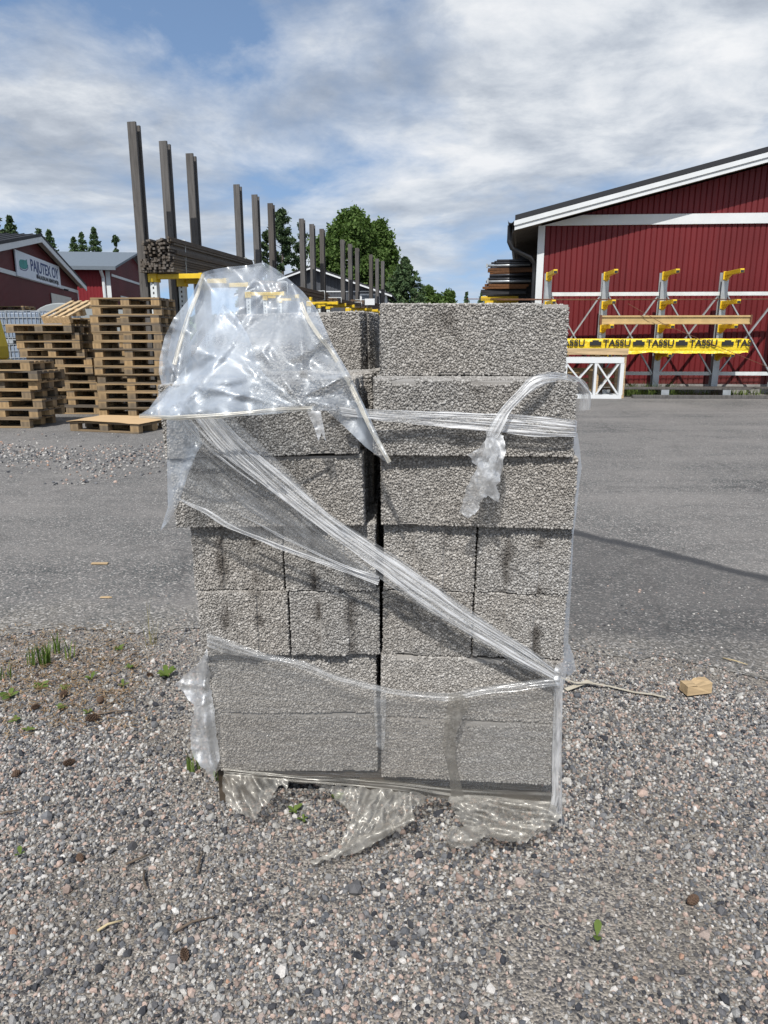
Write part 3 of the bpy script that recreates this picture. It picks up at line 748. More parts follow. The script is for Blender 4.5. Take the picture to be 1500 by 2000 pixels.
# ------------------------------------------------------------------ post racks with yellow arms
RD = Vector((math.sin(R(10.6)), math.cos(R(10.6)), 0)); RN = Vector((math.cos(R(10.6)), -math.sin(R(10.6)), 0))
POSTS = [(-4.85, 15.0), (-4.63, 16.26), (-4.39, 17.45), (-4.01, 20.81), (-3.76, 22.15), (-3.53, 23.61), (-2.87, 26.31), (-2.65, 27.68), (-2.38, 28.81), (-1.77, 31.85), (-1.51, 33.19), (-1.26, 34.85), (-.67, 37.56), (-.37, 39.21), (-.08, 40.49)]
ARMZ = 2.62
RACKL = ['rack with three tallest grey posts, carrying two bundles of grey battens', 'rack of three grey posts just behind the batten bundles', 'rack of three grey posts standing before the dark house gable',
         'rack of three grey posts in line beyond the gable rack, before the birches', 'last rack of three grey posts at the far end of the row']
for g in range(5):
    p0 = Vector((*POSTS[g * 3], 0)); rt = thing('post_rack', RACKL[g], 'storage rack', p0, -R(10.6), 'post racks in a row')
    for q in range(3):
        px_, py_ = POSTS[g * 3 + q]; dl = Vector((px_, py_, 0)) - p0
        lx, ly = dl.dot(RN), dl.dot(RD)
        hgt = 5.39 + random.uniform(-.03, .03)
        po = MB(); po.box(lx - .085, lx + .085, ly, ly + .05, 0, hgt); po.box(lx - .085, lx + .085, ly + .155, ly + .205, 0, hgt - .03)
        for zz_ in (.6, 2.0, 3.4, 4.8): po.box(lx - .04, lx + .04, ly + .05, ly + .155, zz_, zz_ + .18)
        po = po.build('post', M['post'], rt); po['kind'] = 'thing'
        c = MB().box(lx + .13, lx + .27, ly + .02, ly + .16, 0, ARMZ + .02)
        co_ = c.build('column', M['white_steel'], rt, bevel=.008)
        hol = MB()
        for k in range(24): hol.box(lx + .185, lx + .215, ly + .0175, ly + .0195, .12 + k * .1, .165 + k * .1)
        hol.build('slot', M['dark'], co_)
        for lv in (ARMZ - .14,):
            a = MB().box(lx + .125, lx + 1.25, ly + .03, ly + .15, lv + .03, lv + .125)
            a.box(lx + .105, lx + .29, ly - .005, ly + .185, lv - .03, lv + .135); a.box(lx + 1.18, lx + 1.252, ly + .022, ly + .158, lv + .022, lv + .135)
            a.build('arm', M['yellow'], rt, bevel=.008)
    l0 = Vector((*POSTS[g * 3], 0)) - p0; l1 = Vector((*POSTS[g * 3 + 2], 0)) - p0
    e = l1.dot(RD)
    br = MB()
    br.bar((.2, .1, .25), (.2 + l1.dot(RN), e + .1, .25), .08, .08); br.bar((.2, .1, .3), (.2 + l1.dot(RN), e + .1, 1.9), .05, .03)
    br.bar((.2, .1, 1.9), (.2 + l1.dot(RN), e + .1, .3), .05, .03)
    br.build('bracing', M['galv'], rt)
    ft = MB()
    for q in range(3):
        dl = Vector((*POSTS[g * 3 + q], 0)) - p0; lx, ly = dl.dot(RN), dl.dot(RD)
        ft.box(lx + .12, lx + 1.2, ly + .02, ly + .16, .004, .16)
    ft.build('base_beam', M['galv'], rt)

def bundle(name, label, cat, org, nx, nz, cw, ch, L, mat, group, seed, strap=True, jx=.06):
    """battens running along the rack: every batten a part of the strapped bundle"""
    r = random.Random(seed); t_ = thing(name, label, cat, org, -R(10.6), group)
    me = MB().box(-cw * .47, cw * .47, 0, L, 0, ch * .92).mesh('batten'); me.materials.append(mat)
    ph = r.uniform(0, 6)
    for j in range(nz):
        for i in range(nx):
            o = bpy.data.objects.new('batten', me); col.objects.link(o); o.parent = t_
            sag = .03 * math.sin(i / nx * 3.1 + ph) * (j / max(1, nz - 1))
            o.location = (i * cw + r.uniform(-.008, .008) + (j % 2) * .012 + (jx > .1) * .03 * math.sin(j * 1.3), r.uniform(-jx, jx), j * ch + sag + .001); o.rotation_euler = (0, r.uniform(-.08, .08), r.uniform(-.003, .003))
            o.scale = (1, r.uniform(.97, 1.02), 1)
    if strap:
        w_ = nx * cw
        for yy in (.55, L - .6):
            s_ = MB()
            for a, b in (((-cw * .55, -.004), (w_ - cw * .4, -.004)), ((w_ - cw * .4, -.004), (w_ - cw * .4, nz * ch + .02)), ((w_ - cw * .4, nz * ch + .02), (-cw * .55, nz * ch + .02)), ((-cw * .55, nz * ch + .02), (-cw * .55, -.004))):
                s_.bar((a[0], yy, a[1]), (b[0], yy, b[1]), .02, .003, (0, 1, 0))
            s_.build('strap', M['white_steel'], t_)
    return t_
def rp(along, side, z): return Vector((POSTS[0][0], POSTS[0][1], 0)) + RD * along + RN * side + Vector((0, 0, z))
GB = 'bundles of timber on the post racks'
bundle('batten_bundle', 'lower bundle of weathered grey battens resting on the yellow arms', 'timber', rp(-.15, .06, ARMZ + .002), 14, 6, .051, .045, 4.6, M['batten'], GB, 2)
MB().box(0, 0, 0, 0, 0, 0)
bundle('batten_bundle', 'upper bundle of weathered grey battens, untidy end, on the lower bundle', 'timber', rp(-.1, .16, ARMZ + .30), 12, 8, .05, .043, 4.5, M['batten'], GB, 5, True, .16)
bundle('plank_bundle', 'brown planks on the second rack, showing beside the plastic hood', 'timber', rp(6.0, .35, ARMZ + .002), 4, 5, .15, .055, 5.2, M['plank'], GB, 8)
bundle('plank_bundle', 'thin stack of brown planks on the third rack before the dark house', 'timber', rp(11.8, .35, ARMZ + .002), 5, 3, .15, .05, 4.6, M['plank'], GB, 9)
bundle('plank_bundle', 'brown timber pile on the fourth rack with a white tag', 'timber', rp(17.0, .35, ARMZ + .002), 4, 6, .15, .055, 5.4, M['plank'], GB, 11)
bundle('plank_bundle', 'grey brown timber pile on the last rack of the row', 'timber', rp(22.8, .3, ARMZ + .002), 6, 7, .15, .055, 5.0, M['plank'], GB, 12)
tg = MB().box(0, .42, -.02, 0, 0, .26).build('paper_tag', M['white']); tg.location = rp(16.9, .95, ARMZ + .10); tg.rotation_euler = (0, 0, -R(10.6))
tag(tg, 'small white tag on the end of the brown timber pile', 'tag')

# ------------------------------------------------------------------ buildings
def ribbed(name, p0, p1, z0, top, mat, parent, pitch=.2, depth=.022, inset=.6):
    """profiled sheet wall from p0 to p1 (xy); top(s) gives the height at distance s"""
    p0 = Vector((*p0, 0)); p1 = Vector((*p1, 0)); L = (p1 - p0).length; d_ = (p1 - p0) / L; nrm = Vector((d_.y, -d_.x, 0))
    mb = MB(); prof = []; s_ = 0
    while s_ < L - 1e-6:
        for a, o_ in ((0, 0), (inset * pitch, 0), (inset * pitch + .018, depth), (pitch - .018, depth)):
            if s_ + a < L: prof.append((s_ + a, o_))
        s_ += pitch
    prof.append((L, 0))
    bks = [b for b in getattr(top, 'breaks', []) if 0 < b < L]
    for b in bks:
        o_ = 0
        for (a, oa), (c, oc) in zip(prof, prof[1:]):
            if a < b < c: o_ = oa + (oc - oa) * (b - a) / (c - a)
        prof.append((b, o_))
    prof.sort()
    vs = []
    for a, o_ in prof:
        q = p0 + d_ * a - nrm * o_
        vs += [(q.x, q.y, z0), (q.x, q.y, top(a))]
    mb.add(vs, [(2 * i, 2 * i + 2, 2 * i + 3, 2 * i + 1) for i in range(len(prof) - 1)])
    return mb.build(name, mat, parent)
class Top:
    def __init__(s, f, breaks=()): s.f = f; s.breaks = list(breaks)
    def __call__(s, a): return s.f(a)

# --- big red warehouse on the right (local x along the gable wall, y back, origin at its left corner)
WY = R(-4.3)
wh = thing('red_warehouse', 'large red sheet metal warehouse gable with white band and roof edge', 'warehouse', (3.85, 18.65, 0), WY)
RP = .247              # roof pitch
Wd = 17.0; EZ = 4.09
rz_ = lambda x: EZ + RP * (x if x < Wd / 2 else Wd - x)
ribbed('gable_wall', (0, 0), (Wd, 0), 0, Top(lambda a: rz_(a) - .05, [Wd / 2]), M['red'], wh, pitch=.135, depth=.02, inset=.72)
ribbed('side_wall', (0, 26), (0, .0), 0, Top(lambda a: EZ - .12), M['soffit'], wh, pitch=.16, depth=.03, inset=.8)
ribbed('side_wall', (Wd, 0), (Wd, 26), 0, Top(lambda a: EZ - .12), M['red'], wh, pitch=.135, depth=.02, inset=.72)
MB().add([(0, 26, 0), (Wd, 26, 0), (Wd, 26, EZ), (Wd / 2, 26, rz_(Wd / 2)), (0, 26, EZ)], [(0, 1, 2, 3, 4)]).build('rear_wall', M['red'], wh)
MB().prism([(.03, 4.035), (Wd - .03, 4.035), (Wd - 1.0, 4.27), (1.0, 4.27)], -.055, -.003).build('trim_band', M['white'], wh)
MB().box(-.05, .115, -.05, -.002, 0, 4.038).build('corner_trim', M['white'], wh)
MB().box(0, Wd, -.06, -.004, 0, .22).build('plinth', M['concrete'], wh)
OV = .55; EO = .68
def slope_slab(x0, x1, y0, y1, t0, t1, mirror=False):
    """slab following the roof, thickness from t0 to t1 above the wall line"""
    q = []
    for x in (x0, x1):
        z = EZ + RP * x
        q += [(x, z + t0), (x, z + t1)]
    pts = [(q[0][0], q[0][1]), (q[2][0], q[2][1]), (q[3][0], q[3][1]), (q[1][0], q[1][1])]
    if mirror: pts = [(Wd - a, b) for a, b in pts]
    return pts, y0, y1
for mir in (False, True):
    p_, a, b = slope_slab(-EO, Wd / 2, -OV - .03, 26.5, .168, .285, mir); MB().prism(p_, a, b).build('roof', M['roof_dark'], wh)
    p_, a, b = slope_slab(-EO, Wd / 2, -OV, -OV + .04, -.05, .166, mir); MB().prism(p_, a, b).build('barge_board', M['white'], wh)
    p_, a, b = slope_slab(-EO - .02, Wd / 2, -OV - .032, -OV - .002, .055, .160, mir); MB().prism(p_, a, b).build('barge_board', M['white'], wh)
    p_, a, b = slope_slab(-EO, Wd / 2, -OV + .045, -.06, -.02, .01, mir); MB().prism(p_, a, b).build('gable_soffit', M['soffit'], wh)
    so = MB()
    k = .0
    y = -OV + .05
    while y < 26:
        p_, a, b = slope_slab(-EO, -.01, y, y + .105, -.05, -.022, mir); so.prism(p_, a, b); y += .128
    so.build('eave_soffit', M['soffit'], wh)
# gutter and downpipe
gt = MB(); gz = EZ - RP * EO
arcp = [(-EO - .02 - .075 + .075 * math.cos(math.pi + i * math.pi / 8), gz + .17 + .075 * math.sin(math.pi + i * math.pi / 8)) for i in range(9)]
arcp += [(x, z + (.012 if abs(i - 4) > 3 else .01)) for i, (x, z) in enumerate(reversed([(x * 1, z + .006) for x, z in arcp]))]
gt.prism(arcp, -OV - .02, 26); gt.build('gutter', M['black'], wh)
MB().tube([(-EO - .09, -OV + .30, gz + .10), (-EO - .09, -OV + .30, gz - .28), (-EO - .02, -OV + .34, gz - .42), (-.22, -.02, gz - .62), (-.10, .12, gz - .74), (-.09, .14, gz - 1.0), (-.09, .14, .1)], .055, 10).build('downpipe', M['black'], wh, True)
MB().box(-.02, .14, 1.2, 1.3, EZ + .25, EZ + .40).build('roof_vent', M['black'], wh)
# the long sides run back in line with the post racks, not square to the gable
for o_ in wh.children:
    for v_ in o_.data.vertices:
        if v_.co.y > 0: v_.co.x += v_.co.y * .115
# scraped paint marks below the band
MB().add([(3.62, -.0225, 2.55), (3.66, -.0225, 2.55), (3.70, -.0225, 3.1), (3.68, -.0225, 3.25), (3.645, -.0225, 2.9)], [(0, 1, 2, 3, 4)])

# --- red gabled workshop on the left: gable faces right, ridge runs left
gA0 = Vector((-17.05, 36.55, 0)); gA1 = gA0 + Vector((-.1953, 1, 0)) * 9.0
dA = (gA1 - gA0).normalized(); LA = (gA1 - gA0).length
# gable extends towards the camera beyond the picture edge: symmetric about the apex
apx = 0; half = LA
angA = math.atan2(-dA.x, dA.y)
ws = thing('red_workshop', 'red workshop with dark ridged roof, white edged gable and company sign', 'workshop', gA0 + dA * (apx), angA)
# local: y along the gable (+ away), x to the right (outwards), ridge to -x
EA = 4.44; AZ = 6.02; slA = (AZ - EA) / half
for nm, z0, z1 in (('gable_wall', 0, None),):
    yb = [i * .16 for i in range(int(2 * half / .16) + 1)]
ribbed('gable_wall', (0, half), (0, -half), 0, Top(lambda a: AZ - slA * abs(a - half), [half]), M['red3'], ws, pitch=.16, depth=.022, inset=.6).rotation_euler = (0, 0, 0)
for o_ in ws.children:
    if o_.name.startswith('gable_wall'):
        for v_ in o_.data.vertices: v_.co.x = -v_.co.x
        o_.data.flip_normals()
MB().box(-16, -.03, half - .02, half, 0, EA).build('side_wall', M['red3'], ws)
MB().box(-16, -.03, -half, -half + .02, 0, EA).build('side_wall', M['red3'], ws)
MB().box(.004, .05, -half, half, 4.02, 4.20).build('trim_band', M['white'], ws)
MB().box(.004, .045, half - .16, half, 0, 4.018).build('corner_trim', M['white'], ws)
for s_ in (1, -1):
    ov = .6; y0, y1 = 0, half + ov
    pts = [(s_ * y0, AZ + .12), (s_ * y1, AZ + .12 - slA * y1), (s_ * y1, AZ + .22 - slA * y1), (s_ * y0, AZ + .22)]
    MB().prism(pts, -16.5, .46, 'X').build('roof', M['roof_dark'], ws)
    rib = MB()
    for k in range(44):
        xx = .44 - k * .38
        rib.prism([(a, b + .035) if i > 1 else (a, b + .10) for i, (a, b) in enumerate(pts)], xx - .03, xx, 'X')
    rib.build('roof_seam', M['roof_dark'], ws)
    fp = [(s_ * y0, AZ - .14), (s_ * y1, AZ - .14 - slA * y1), (s_ * y1, AZ + .115 - slA * y1), (s_ * y0, AZ + .115)]
    MB().prism(fp, .40, .445, 'X').build('barge_board', M['white'], ws)
    sp_ = [(s_ * y0, AZ + .02), (s_ * y1, AZ + .02 - slA * y1), (s_ * y1, AZ + .06 - slA * y1), (s_ * y0, AZ + .06)]
    MB().prism(sp_, .055, .395, 'X').build('soffit', M['soffit_light'], ws)
# roller door opening on the right half
dr = MB().box(-.5, .03, 2.4, 7.0, 0, 3.65).build('doorway', M['dark'], ws)
MB().box(.032, .06, 2.4, 7.0, 3.1, 3.65).build('roller_door', M['offwhite'], dr)
MB().bar((.10, 5.2, 4.0), (.32, 5.2, 3.95), .18, .10).build('lamp', M['black'], ws)
# company sign
sg = thing('company_sign', 'white company sign with blue lettering and teal leaf on the red gable', 'sign', ws.location + Vector((0, 0, 0)), angA)
SY0, SY1, SZ0, SZ1 = -3.5, 4.5, 4.05, 5.16
MB().box(.06, .11, SY0, SY1, SZ0, SZ1).build('board', M['sign_white'], sg)
def lettering(name, txt, size, mat, parent, loc, rot, off=0., sx=1.0, ext=.004, align='LEFT', width=None):
    cu = bpy.data.curves.new(name, 'FONT'); cu.body = txt; cu.size = size; cu.offset = off; cu.extrude = ext; cu.align_x = align
    o = bpy.data.objects.new(name, cu); col.objects.link(o)
    me = bpy.data.meshes.new_from_object(o.evaluated_get(bpy.context.evaluated_depsgraph_get()))
    bpy.data.objects.remove(o); o = link(name, me, None, parent); me.materials.clear(); me.materials.append(mat)
    o.location = loc; o.rotation_euler = rot; o.scale = (sx if width is None else width / max(v.co.x for v in me.vertices), 1, 1); return o
ROTX = (R(90), 0, R(90))
lettering('lettering', 'PAJUTEX OY', .74, M['text_blue'], sg, (.118, SY0 + 2.25, SZ0 + .42), ROTX, .012, width=5.35)
lettering('lettering', 'MAALAUSALAN ASIANTUNTIJA', .27, M['text_black'], sg, (.118, SY0 + 3.1, SZ0 + .12), ROTX, .004, width=4.4)
lf = [(0, .14), (.06, .06), (.30, .0), (.62, .04), (.86, .22), (.90, .50), (.88, .86), (.72, .74), (.40, .72), (.14, .66), (.0, .48)]
MB().prism([(SY0 + .45 + a * 1.45, SZ0 + .36 + b * .58) for a, b in lf], .112, .120, 'X').build('leaf_emblem', M['logo_green'], sg)
lf2 = [(.0, .05), (.06, -.04), (.30, -.08), (.62, -.06), (.93, .18), (.96, .50), (.92, .50), (.885, .21), (.62, .0), (.30, -.035), (.08, .03)]
MB().prism([(SY0 + .45 + a * 1.45, SZ0 + .34 + b * .58) for a, b in lf2], .112, .119, 'X').build('emblem_rim', M['text_blue'], sg)  # blue crescent along the lower edge of the leaf

# --- second red building further back, grey roof
bb = thing('red_hall', 'sunlit red hall with grey sheet roof and white downpipe', 'hall', P(228, 680, 50).xy.to_3d(), R(6))
# local: corner at origin; front wall runs to -x, right gable runs to +y
EB = 6.02; Db = 13.0; RB = 7.35
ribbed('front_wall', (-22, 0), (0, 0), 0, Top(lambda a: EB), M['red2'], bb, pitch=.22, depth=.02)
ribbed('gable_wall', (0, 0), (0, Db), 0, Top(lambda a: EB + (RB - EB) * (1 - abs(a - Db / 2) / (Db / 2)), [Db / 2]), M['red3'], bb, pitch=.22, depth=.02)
for s_ in (0, 1):
    a = [(-.7, EB - .2), (Db / 2, RB + .12), (Db / 2, RB + .26), (-.7, EB - .06)]
    if s_: a = [(Db - y, z) for y, z in a]
    MB().prism(a, -22.5, .55, 'X').build('roof', M['roof_grey'], bb)
MB().box(-22.5, .55, -.74, -.705, EB - .30, EB - .08).build('fascia', M['roof_grey'], bb)
MB().tube([(-.45, -.62, EB - .28), (-.45, -.12, EB - .75), (-.45, -.10, .2)], .11, 8).build('downpipe', M['white'], bb)
MB().box(-.30, -.02, -.04, -.003, 0, EB - .1).build('corner_trim', M['white'], bb)
MB().bar((.03, .2, EB - .55), (.03, Db - .3, EB - .55), .05, .16).build('trim_band', M['white'], bb)
for k in range(2):
    wy = 2.2 + k * 4.2
    wn = MB().box(.002, .06, wy, wy + 3.0, 2.9, 4.25).build('window', M['white'], bb)
    for q in range(4):
        MB().box(.061, .075, wy + .12 + q * .72, wy + .12 + q * .72 + .60, 3.02, 4.12).build('pane', M['glass'], wn)
dd = MB().box(-5.2, -2.0, -.05, -.004, 0, 2.9).build('doorway', M['dark'], bb)
MB().box(-2.0, -1.75, -.055, -.002, 0, 2.9).build('door_post', M['white'], bb)
MB().tube([(-8, 5.2, RB - .6), (-8, 5.2, RB + .95)], .42, 14).build('roof_vent', M['galv'], bb)

# --- dark grey house behind the racks
hp = P(672, 680, 56)
dh = thing('grey_house', 'dark grey board house with white edged gable behind the post racks', 'house', (hp.x, 56, 0), R(-3))
ax_, ex0, ex1 = -2.3, -8.2, 3.7     # apex and eaves in local x
AH, E0 = 6.42, 4.4
slr = (AH - 4.4) / (ex1 - ax_)
ezl = AH - slr * (ax_ - ex0)
topH = Top(lambda a: AH - slr * abs(a + ex0 + .35 - ax_), [ax_ - ex0 - .35])
ribbed('gable_wall', (ex0 + .35, 0), (ex1 - .5, 0), 0, topH, M['grey_wall'], dh, pitch=.25, depth=.02)
MB().box(ex1 - .52, ex1 - .5, .01, 9, 0, 4.4).build('side_wall', M['grey_wall'], dh)
MB().box(ex0 + .35, ex0 + .37, .01, 9, 0, ezl).build('side_wall', M['grey_wall'], dh)
for s_, xe in ((1, ex1), (-1, ex0)):
    ze = AH - slr * abs(xe - ax_)
    pts = [(ax_, AH + .052), (xe, ze + .052), (xe, ze + .18), (ax_, AH + .18)]
    MB().prism(pts, -.62, 9.4).build('roof', M['roof_dark'], dh)
    pts = [(ax_, AH - .07), (xe, ze - .07), (xe, ze + .05), (ax_, AH + .05)]
    MB().prism(pts, -.64, -.60).build('barge_board', M['white'], dh)
MB().box(ex0 + .35, ex1 - .5, -.05, -.004, 4.72, 4.80).build('trim_band', M['white'], dh)
wn = MB().box(1.25, 2.75, -.06, -.004, 2.9, 4.6).build('window', M['white'], dh)
MB().box(1.40, 1.95, -.07, -.061, 3.05, 4.48).build('pane', M['glass'], wn); MB().box(2.08, 2.62, -.07, -.061, 3.05, 4.48).build('pane', M['glass'], wn)
MB().box(2.95, 3.32, -.055, -.004, 0, 4.7).build('corner_trim', M['white'], dh)
# --- small grey carport beyond it

# ------------------------------------------------------------------ cantilever rack along the warehouse
RY = 17.75
rk = thing('cantilever_rack', 'grey steel cantilever rack with yellow arms along the red warehouse wall', 'storage rack', (3.85, RY, 0), R(-3.2))
RKI = Matrix.Translation((3.85, RY, 0)) @ Matrix.Rotation(R(-3.2), 4, 'Z')
def rkx(px):                       # column position from the picture, at the rack's line
    w_ = P(px, 577, RY); return (RKI.inverted() @ w_).x
CX = [rkx(v) for v in (1070, 1180, 1291, 1406)]; CX.append(2 * CX[3] - CX[2]); CX.append(2 * CX[4] - CX[3])
LV = [2.82, 2.16, 1.62, .98]       # arm heights
for x in CX:
    c = MB().box(x - .075, x + .075, -.012, .002, .10, 2.86).box(x - .075, x + .075, .158, .172, .10, 2.86).box(x - .02, x + .02, .002, .158, .10, 2.86)
    c.build('column', M['galv'], rk)
    f = MB().box(x - .09, x + .09, -.78, .17, .006, .016).box(x - .09, x + .09, -.78, .17, .17, .182).box(x - .02, x + .02, -.78, .17, .016, .17)
    f.box(x - .09, x + .09, -.79, -.78, .006, .182)
    f.build('base_beam', M['galv'], rk)
    for z in LV:
        a = MB().box(x - .045, x + .045, -.88, -.03, z - .045, z + .045).box(x - .07, x + .07, -.032, -.014, z - .13, z + .055)
        a.add([(x - .03, -.03, z - .045), (x + .03, -.03, z - .045), (x + .03, -.03, z - .16), (x - .03, -.03, z - .16), (x - .03, -.30, z - .045), (x + .03, -.30, z - .045)], [(0, 1, 5, 4), (0, 4, 3), (1, 2, 5), (2, 3, 4, 5), (0, 3, 2, 1)])
        ao = a.build('arm', M['yellow'], rk, bevel=.006)
        MB().box(x - .038, x + .038, -.884, -.881, z - .04, z + .012).build('end_cap', M['black'], ao)
for a, b in zip(CX, CX[1:]):
    for z in (2.38, .52):
        MB().bar((a + .08, .08, z), (b - .08, .08, z), .05, .085).build('rail', M['white_steel'], rk)
    m_ = (a + b) / 2
    MB().bar((a + .08, .05, 2.36), (b - .08, .05, .50), .03, .06, (0, 1, 0)).build('brace', M['galv'], rk)
    MB().bar((a + .08, .105, .50), (b - .08, .105, 2.36), .03, .06, (0, 1, 0)).build('brace', M['galv'], rk)
def onrack(o): o.location = RKI @ Vector(o.location); o.rotation_euler.z += R(-3.2); return o
# timber I-beam on the third arms
bx0 = rkx(1158) + .06; bx1 = rkx(1441)
t_ = thing('timber_beam', 'yellow timber formwork beam lying across the third row of arms', 'beam', (bx0, -.72, LV[2] + .046)); onrack(t_)
L_ = bx1 - bx0 - .08
MB().box(0, L_, -.04, .04, 0, .04).box(0, L_, -.04, .04, .155, .195).build('flange', M['beam_yellow'], t_, bevel=.004)
MB().box(.0, L_, -.014, .014, .0405, .1545).build('web', M['beam_yellow'], t_)
for xx in (-.045, L_):
    MB().box(xx, xx + .045, -.043, .043, -.012, .207).build('end_cap', M['rust'], t_)
# wrapped yellow pack with black lettering on the fourth arms
def m_pack():
    t = NT('yellow_printed_film'); v = t.co('Object')
    n = t.noise(14, v, 5, .6); k = t.ramp(n, [(.3, (.66, .46, .015)), (.7, (.84, .62, .03))])
    return t.done(t.bsdf(k, .32, 0, t.bump(t.noise(11, v, 5, .6, .8), .8, .03), .5))
M['pack'] = m_pack()
px0 = rkx(1060); px1 = rkx(1438)
t_ = thing('wrapped_pack', 'long pack wrapped in yellow printed film on the lowest arms', 'wrapped pack', (px0, -.86, LV[3] + .048)); onrack(t_)
LP = px1 - px0
def packmesh():
    mb = MB(); n = 120; m = 16
    for i in range(n + 1):
        x = LP * i / n
        for j in range(m):
            a = j / m * 4; sd_ = int(a); f = a - sd_; hw, hh = .34, .15
            y, z = [(-hw + 2 * hw * f, -hh), (hw, -hh + 2 * hh * f), (hw - 2 * hw * f, hh), (-hw, hh - 2 * hh * f)][sd_]
            wob = noise.noise((x * 2.2, j * .7, 1)) * .012 + noise.noise((x * 9, j * 1.3, 4)) * .008
            sag = -.05 * abs(math.sin(x * 2.1)) * (1 if sd_ == 0 or (sd_ == 3 and f > .7) else 0) * abs(noise.noise((x * 1.3, 0, 0))) * 2.2
            en = 1 - .12 * max(0, 1 - min(i, n - i) / 3)
            mb.v.append((x, (y + (wob if sd_ in (1, 3) else 0)) * en + .36, (z + (wob if sd_ in (0, 2) else 0) + max(sag, -.05) * .5) * en + .165))
    for i in range(n):
        for j in range(m): mb.f.append((i * m + j, (i + 1) * m + j, (i + 1) * m + (j + 1) % m, i * m + (j + 1) % m))
    mb.f.append(tuple(range(m))); mb.f.append(tuple(n * m + j for j in range(m))[::-1])
    return mb.mesh('wrapping', True)
link('wrapping', packmesh(), M['pack'], t_)
fl = MB(); nn = 70
for i in range(nn + 1):
    x = .3 + (LP - .35) * i / nn
    dz = .05 + .04 * noise.noise((x * 2.3, 3, 0)) + .02 * noise.noise((x * 9, 3, 0))
    fl.v += [(x, .012 + .01 * noise.noise((x * 6, 1, 1)), .05), (x, -.012 + .025 * noise.noise((x * 5, 9, 0)), .05 - dz * 1.2)]
for i in range(nn): fl.f.append((2 * i, 2 * i + 1, 2 * i + 3, 2 * i + 2))
fl.build('loose_flap', M['pack'], t_)
for i, pxx in enumerate((1081, 1166, 1246, 1325, 1409)):
    x = rkx(pxx) - px0
    lettering('lettering', 'TASSU' if i < 4 else 'TAS', .205, M['text_black'], t_, (x, -.012, .155), (R(90), 0, 0), .004, width=.62 if i < 4 else .36, ext=.005)
    lg = MB().box(x - .30, x - .04, -.014, .01, .165, .25).box(x - .24, x - .10, -.0125, .01, .25, .285)
    lg.build('emblem', M['text_black'], t_)
# thin rusty bars on the second arms
t_ = tag(MB().tube([(-1.9, -.74, 2.235), (.5, -.74, 2.222), (3, -.72, 2.214), (5.2, -.70, 2.214), (8, -.74, 2.20)], .010, 6).tube([(-1.2, -.62, 2.216), (2, -.60, 2.214), (8, -.62, 2.214)], .009, 6).build('steel_bar', M['rust']), 'thin rusty steel bars lying along the second row of arms', 'steel bars'); onrack(t_)
t_ = tag(MB().tube([(1.75, -.82, 2.12), (2.6, -.84, 1.66), (3.5, -.87, 1.30), (4.6, -.95, .86), (5.4, -1.0, .55)], .006, 5).build('wire', M['rust']), 'thin rusty wire sagging aslant in front of the rack', 'wire'); onrack(t_)
# low shelf planks on the feet
for i, (a, b, y, z) in enumerate(((1210, 1452, -.62, .184), (1330, 1560, -.40, .184))):
    q0, q1 = rkx(a), rkx(b)
    o = MB().box(0, q1 - q0, -.14, .14, 0, .045).build('shelf_plank', M['post'], None, bevel=.004); o.location = (q0, y, z + .002); onrack(o)
    tag(o, ('long grey plank lying on the rack feet near the front', 'grey plank lying on the rack feet behind the front one')[i], 'plank', 'planks on the rack feet')
# timber skirting on the ground before the wall
o = MB().box(0, 6.4, -.05, .05, 0, .07).build('ground_timber', M['post'], None, bevel=.006); o.location = (rkx(1225), -.98, .006); onrack(o)
tag(o, 'weathered timber lying on the asphalt edge before the rack', 'timber')
# crate with white lattice girders
t_ = thing('timber_crate', 'pale timber crate frame holding white lattice girders by the rack', 'crate', (rkx(1092), -1.18, .006)); onrack(t_)
cw_ = rkx(1207) - rkx(1092)
c = MB()
for x in (.0, cw_ * .5, cw_ - .1):
    for y in (.10, .62): MB().box(x, x + .1, y, y + .045, .0, 1.10).build('upright', M['new_wood'], t_)
for y in (.056, .666):
    MB().box(-.02, cw_ + .02, y, y + .042, .985, 1.125).build('rail', M['new_wood'], t_)
    MB().box(-.02, cw_ + .02, y, y + .042, .50, .60).build('rail', M['new_wood'], t_) if y > .5 else None
    MB().box(-.02, cw_ + .02, y, y + .042, .22, .30).build('rail', M['new_wood'], t_) if y > .5 else None
for k in range(4):
    MB().box(-.02, cw_ + .02, .71 + .001, .735, .10 + k * .23, .20 + k * .23).build('back_board', M['new_wood'], t_)
for k, yy in enumerate((-.02, .16, .34)):
    g = thing('lattice_girder', ('white lattice girder standing foremost in the timber crate', 'white lattice girder second behind the foremost in the crate', 'white lattice girder at the back of the timber crate')[k], 'girder', (rkx(1092) - .03 + k * .03, -1.18 + yy, .006), 0, 'white lattice girders in the crate'); onrack(g)
    W2 = cw_ - .06
    MB().box(0, W2, -.03, .03, 0, .085).build('bottom_chord', M['white'], g)
    MB().box(0, W2, -.03, .03, .80, .93).build('top_chord', M['white'], g)
    for x in (0, W2 * .52, W2 - .07): MB().box(x, x + (.055 if 0 < x < W2 * .8 else .085), -.025, .025, .085, .80).build('upright', M['white'], g)
    for a, b in ((.06, W2 * .5), (W2 * .56, W2 - .08)):
        MB().bar((a, 0, .79), (b, 0, .095), .035, .05, (0, 1, 0)).build('diagonal', M['white'], g)
        MB().bar((a + .02, .012, .095), (b - .02, .012, .79), .03, .045, (0, 1, 0)).build('diagonal', M['white'], g)

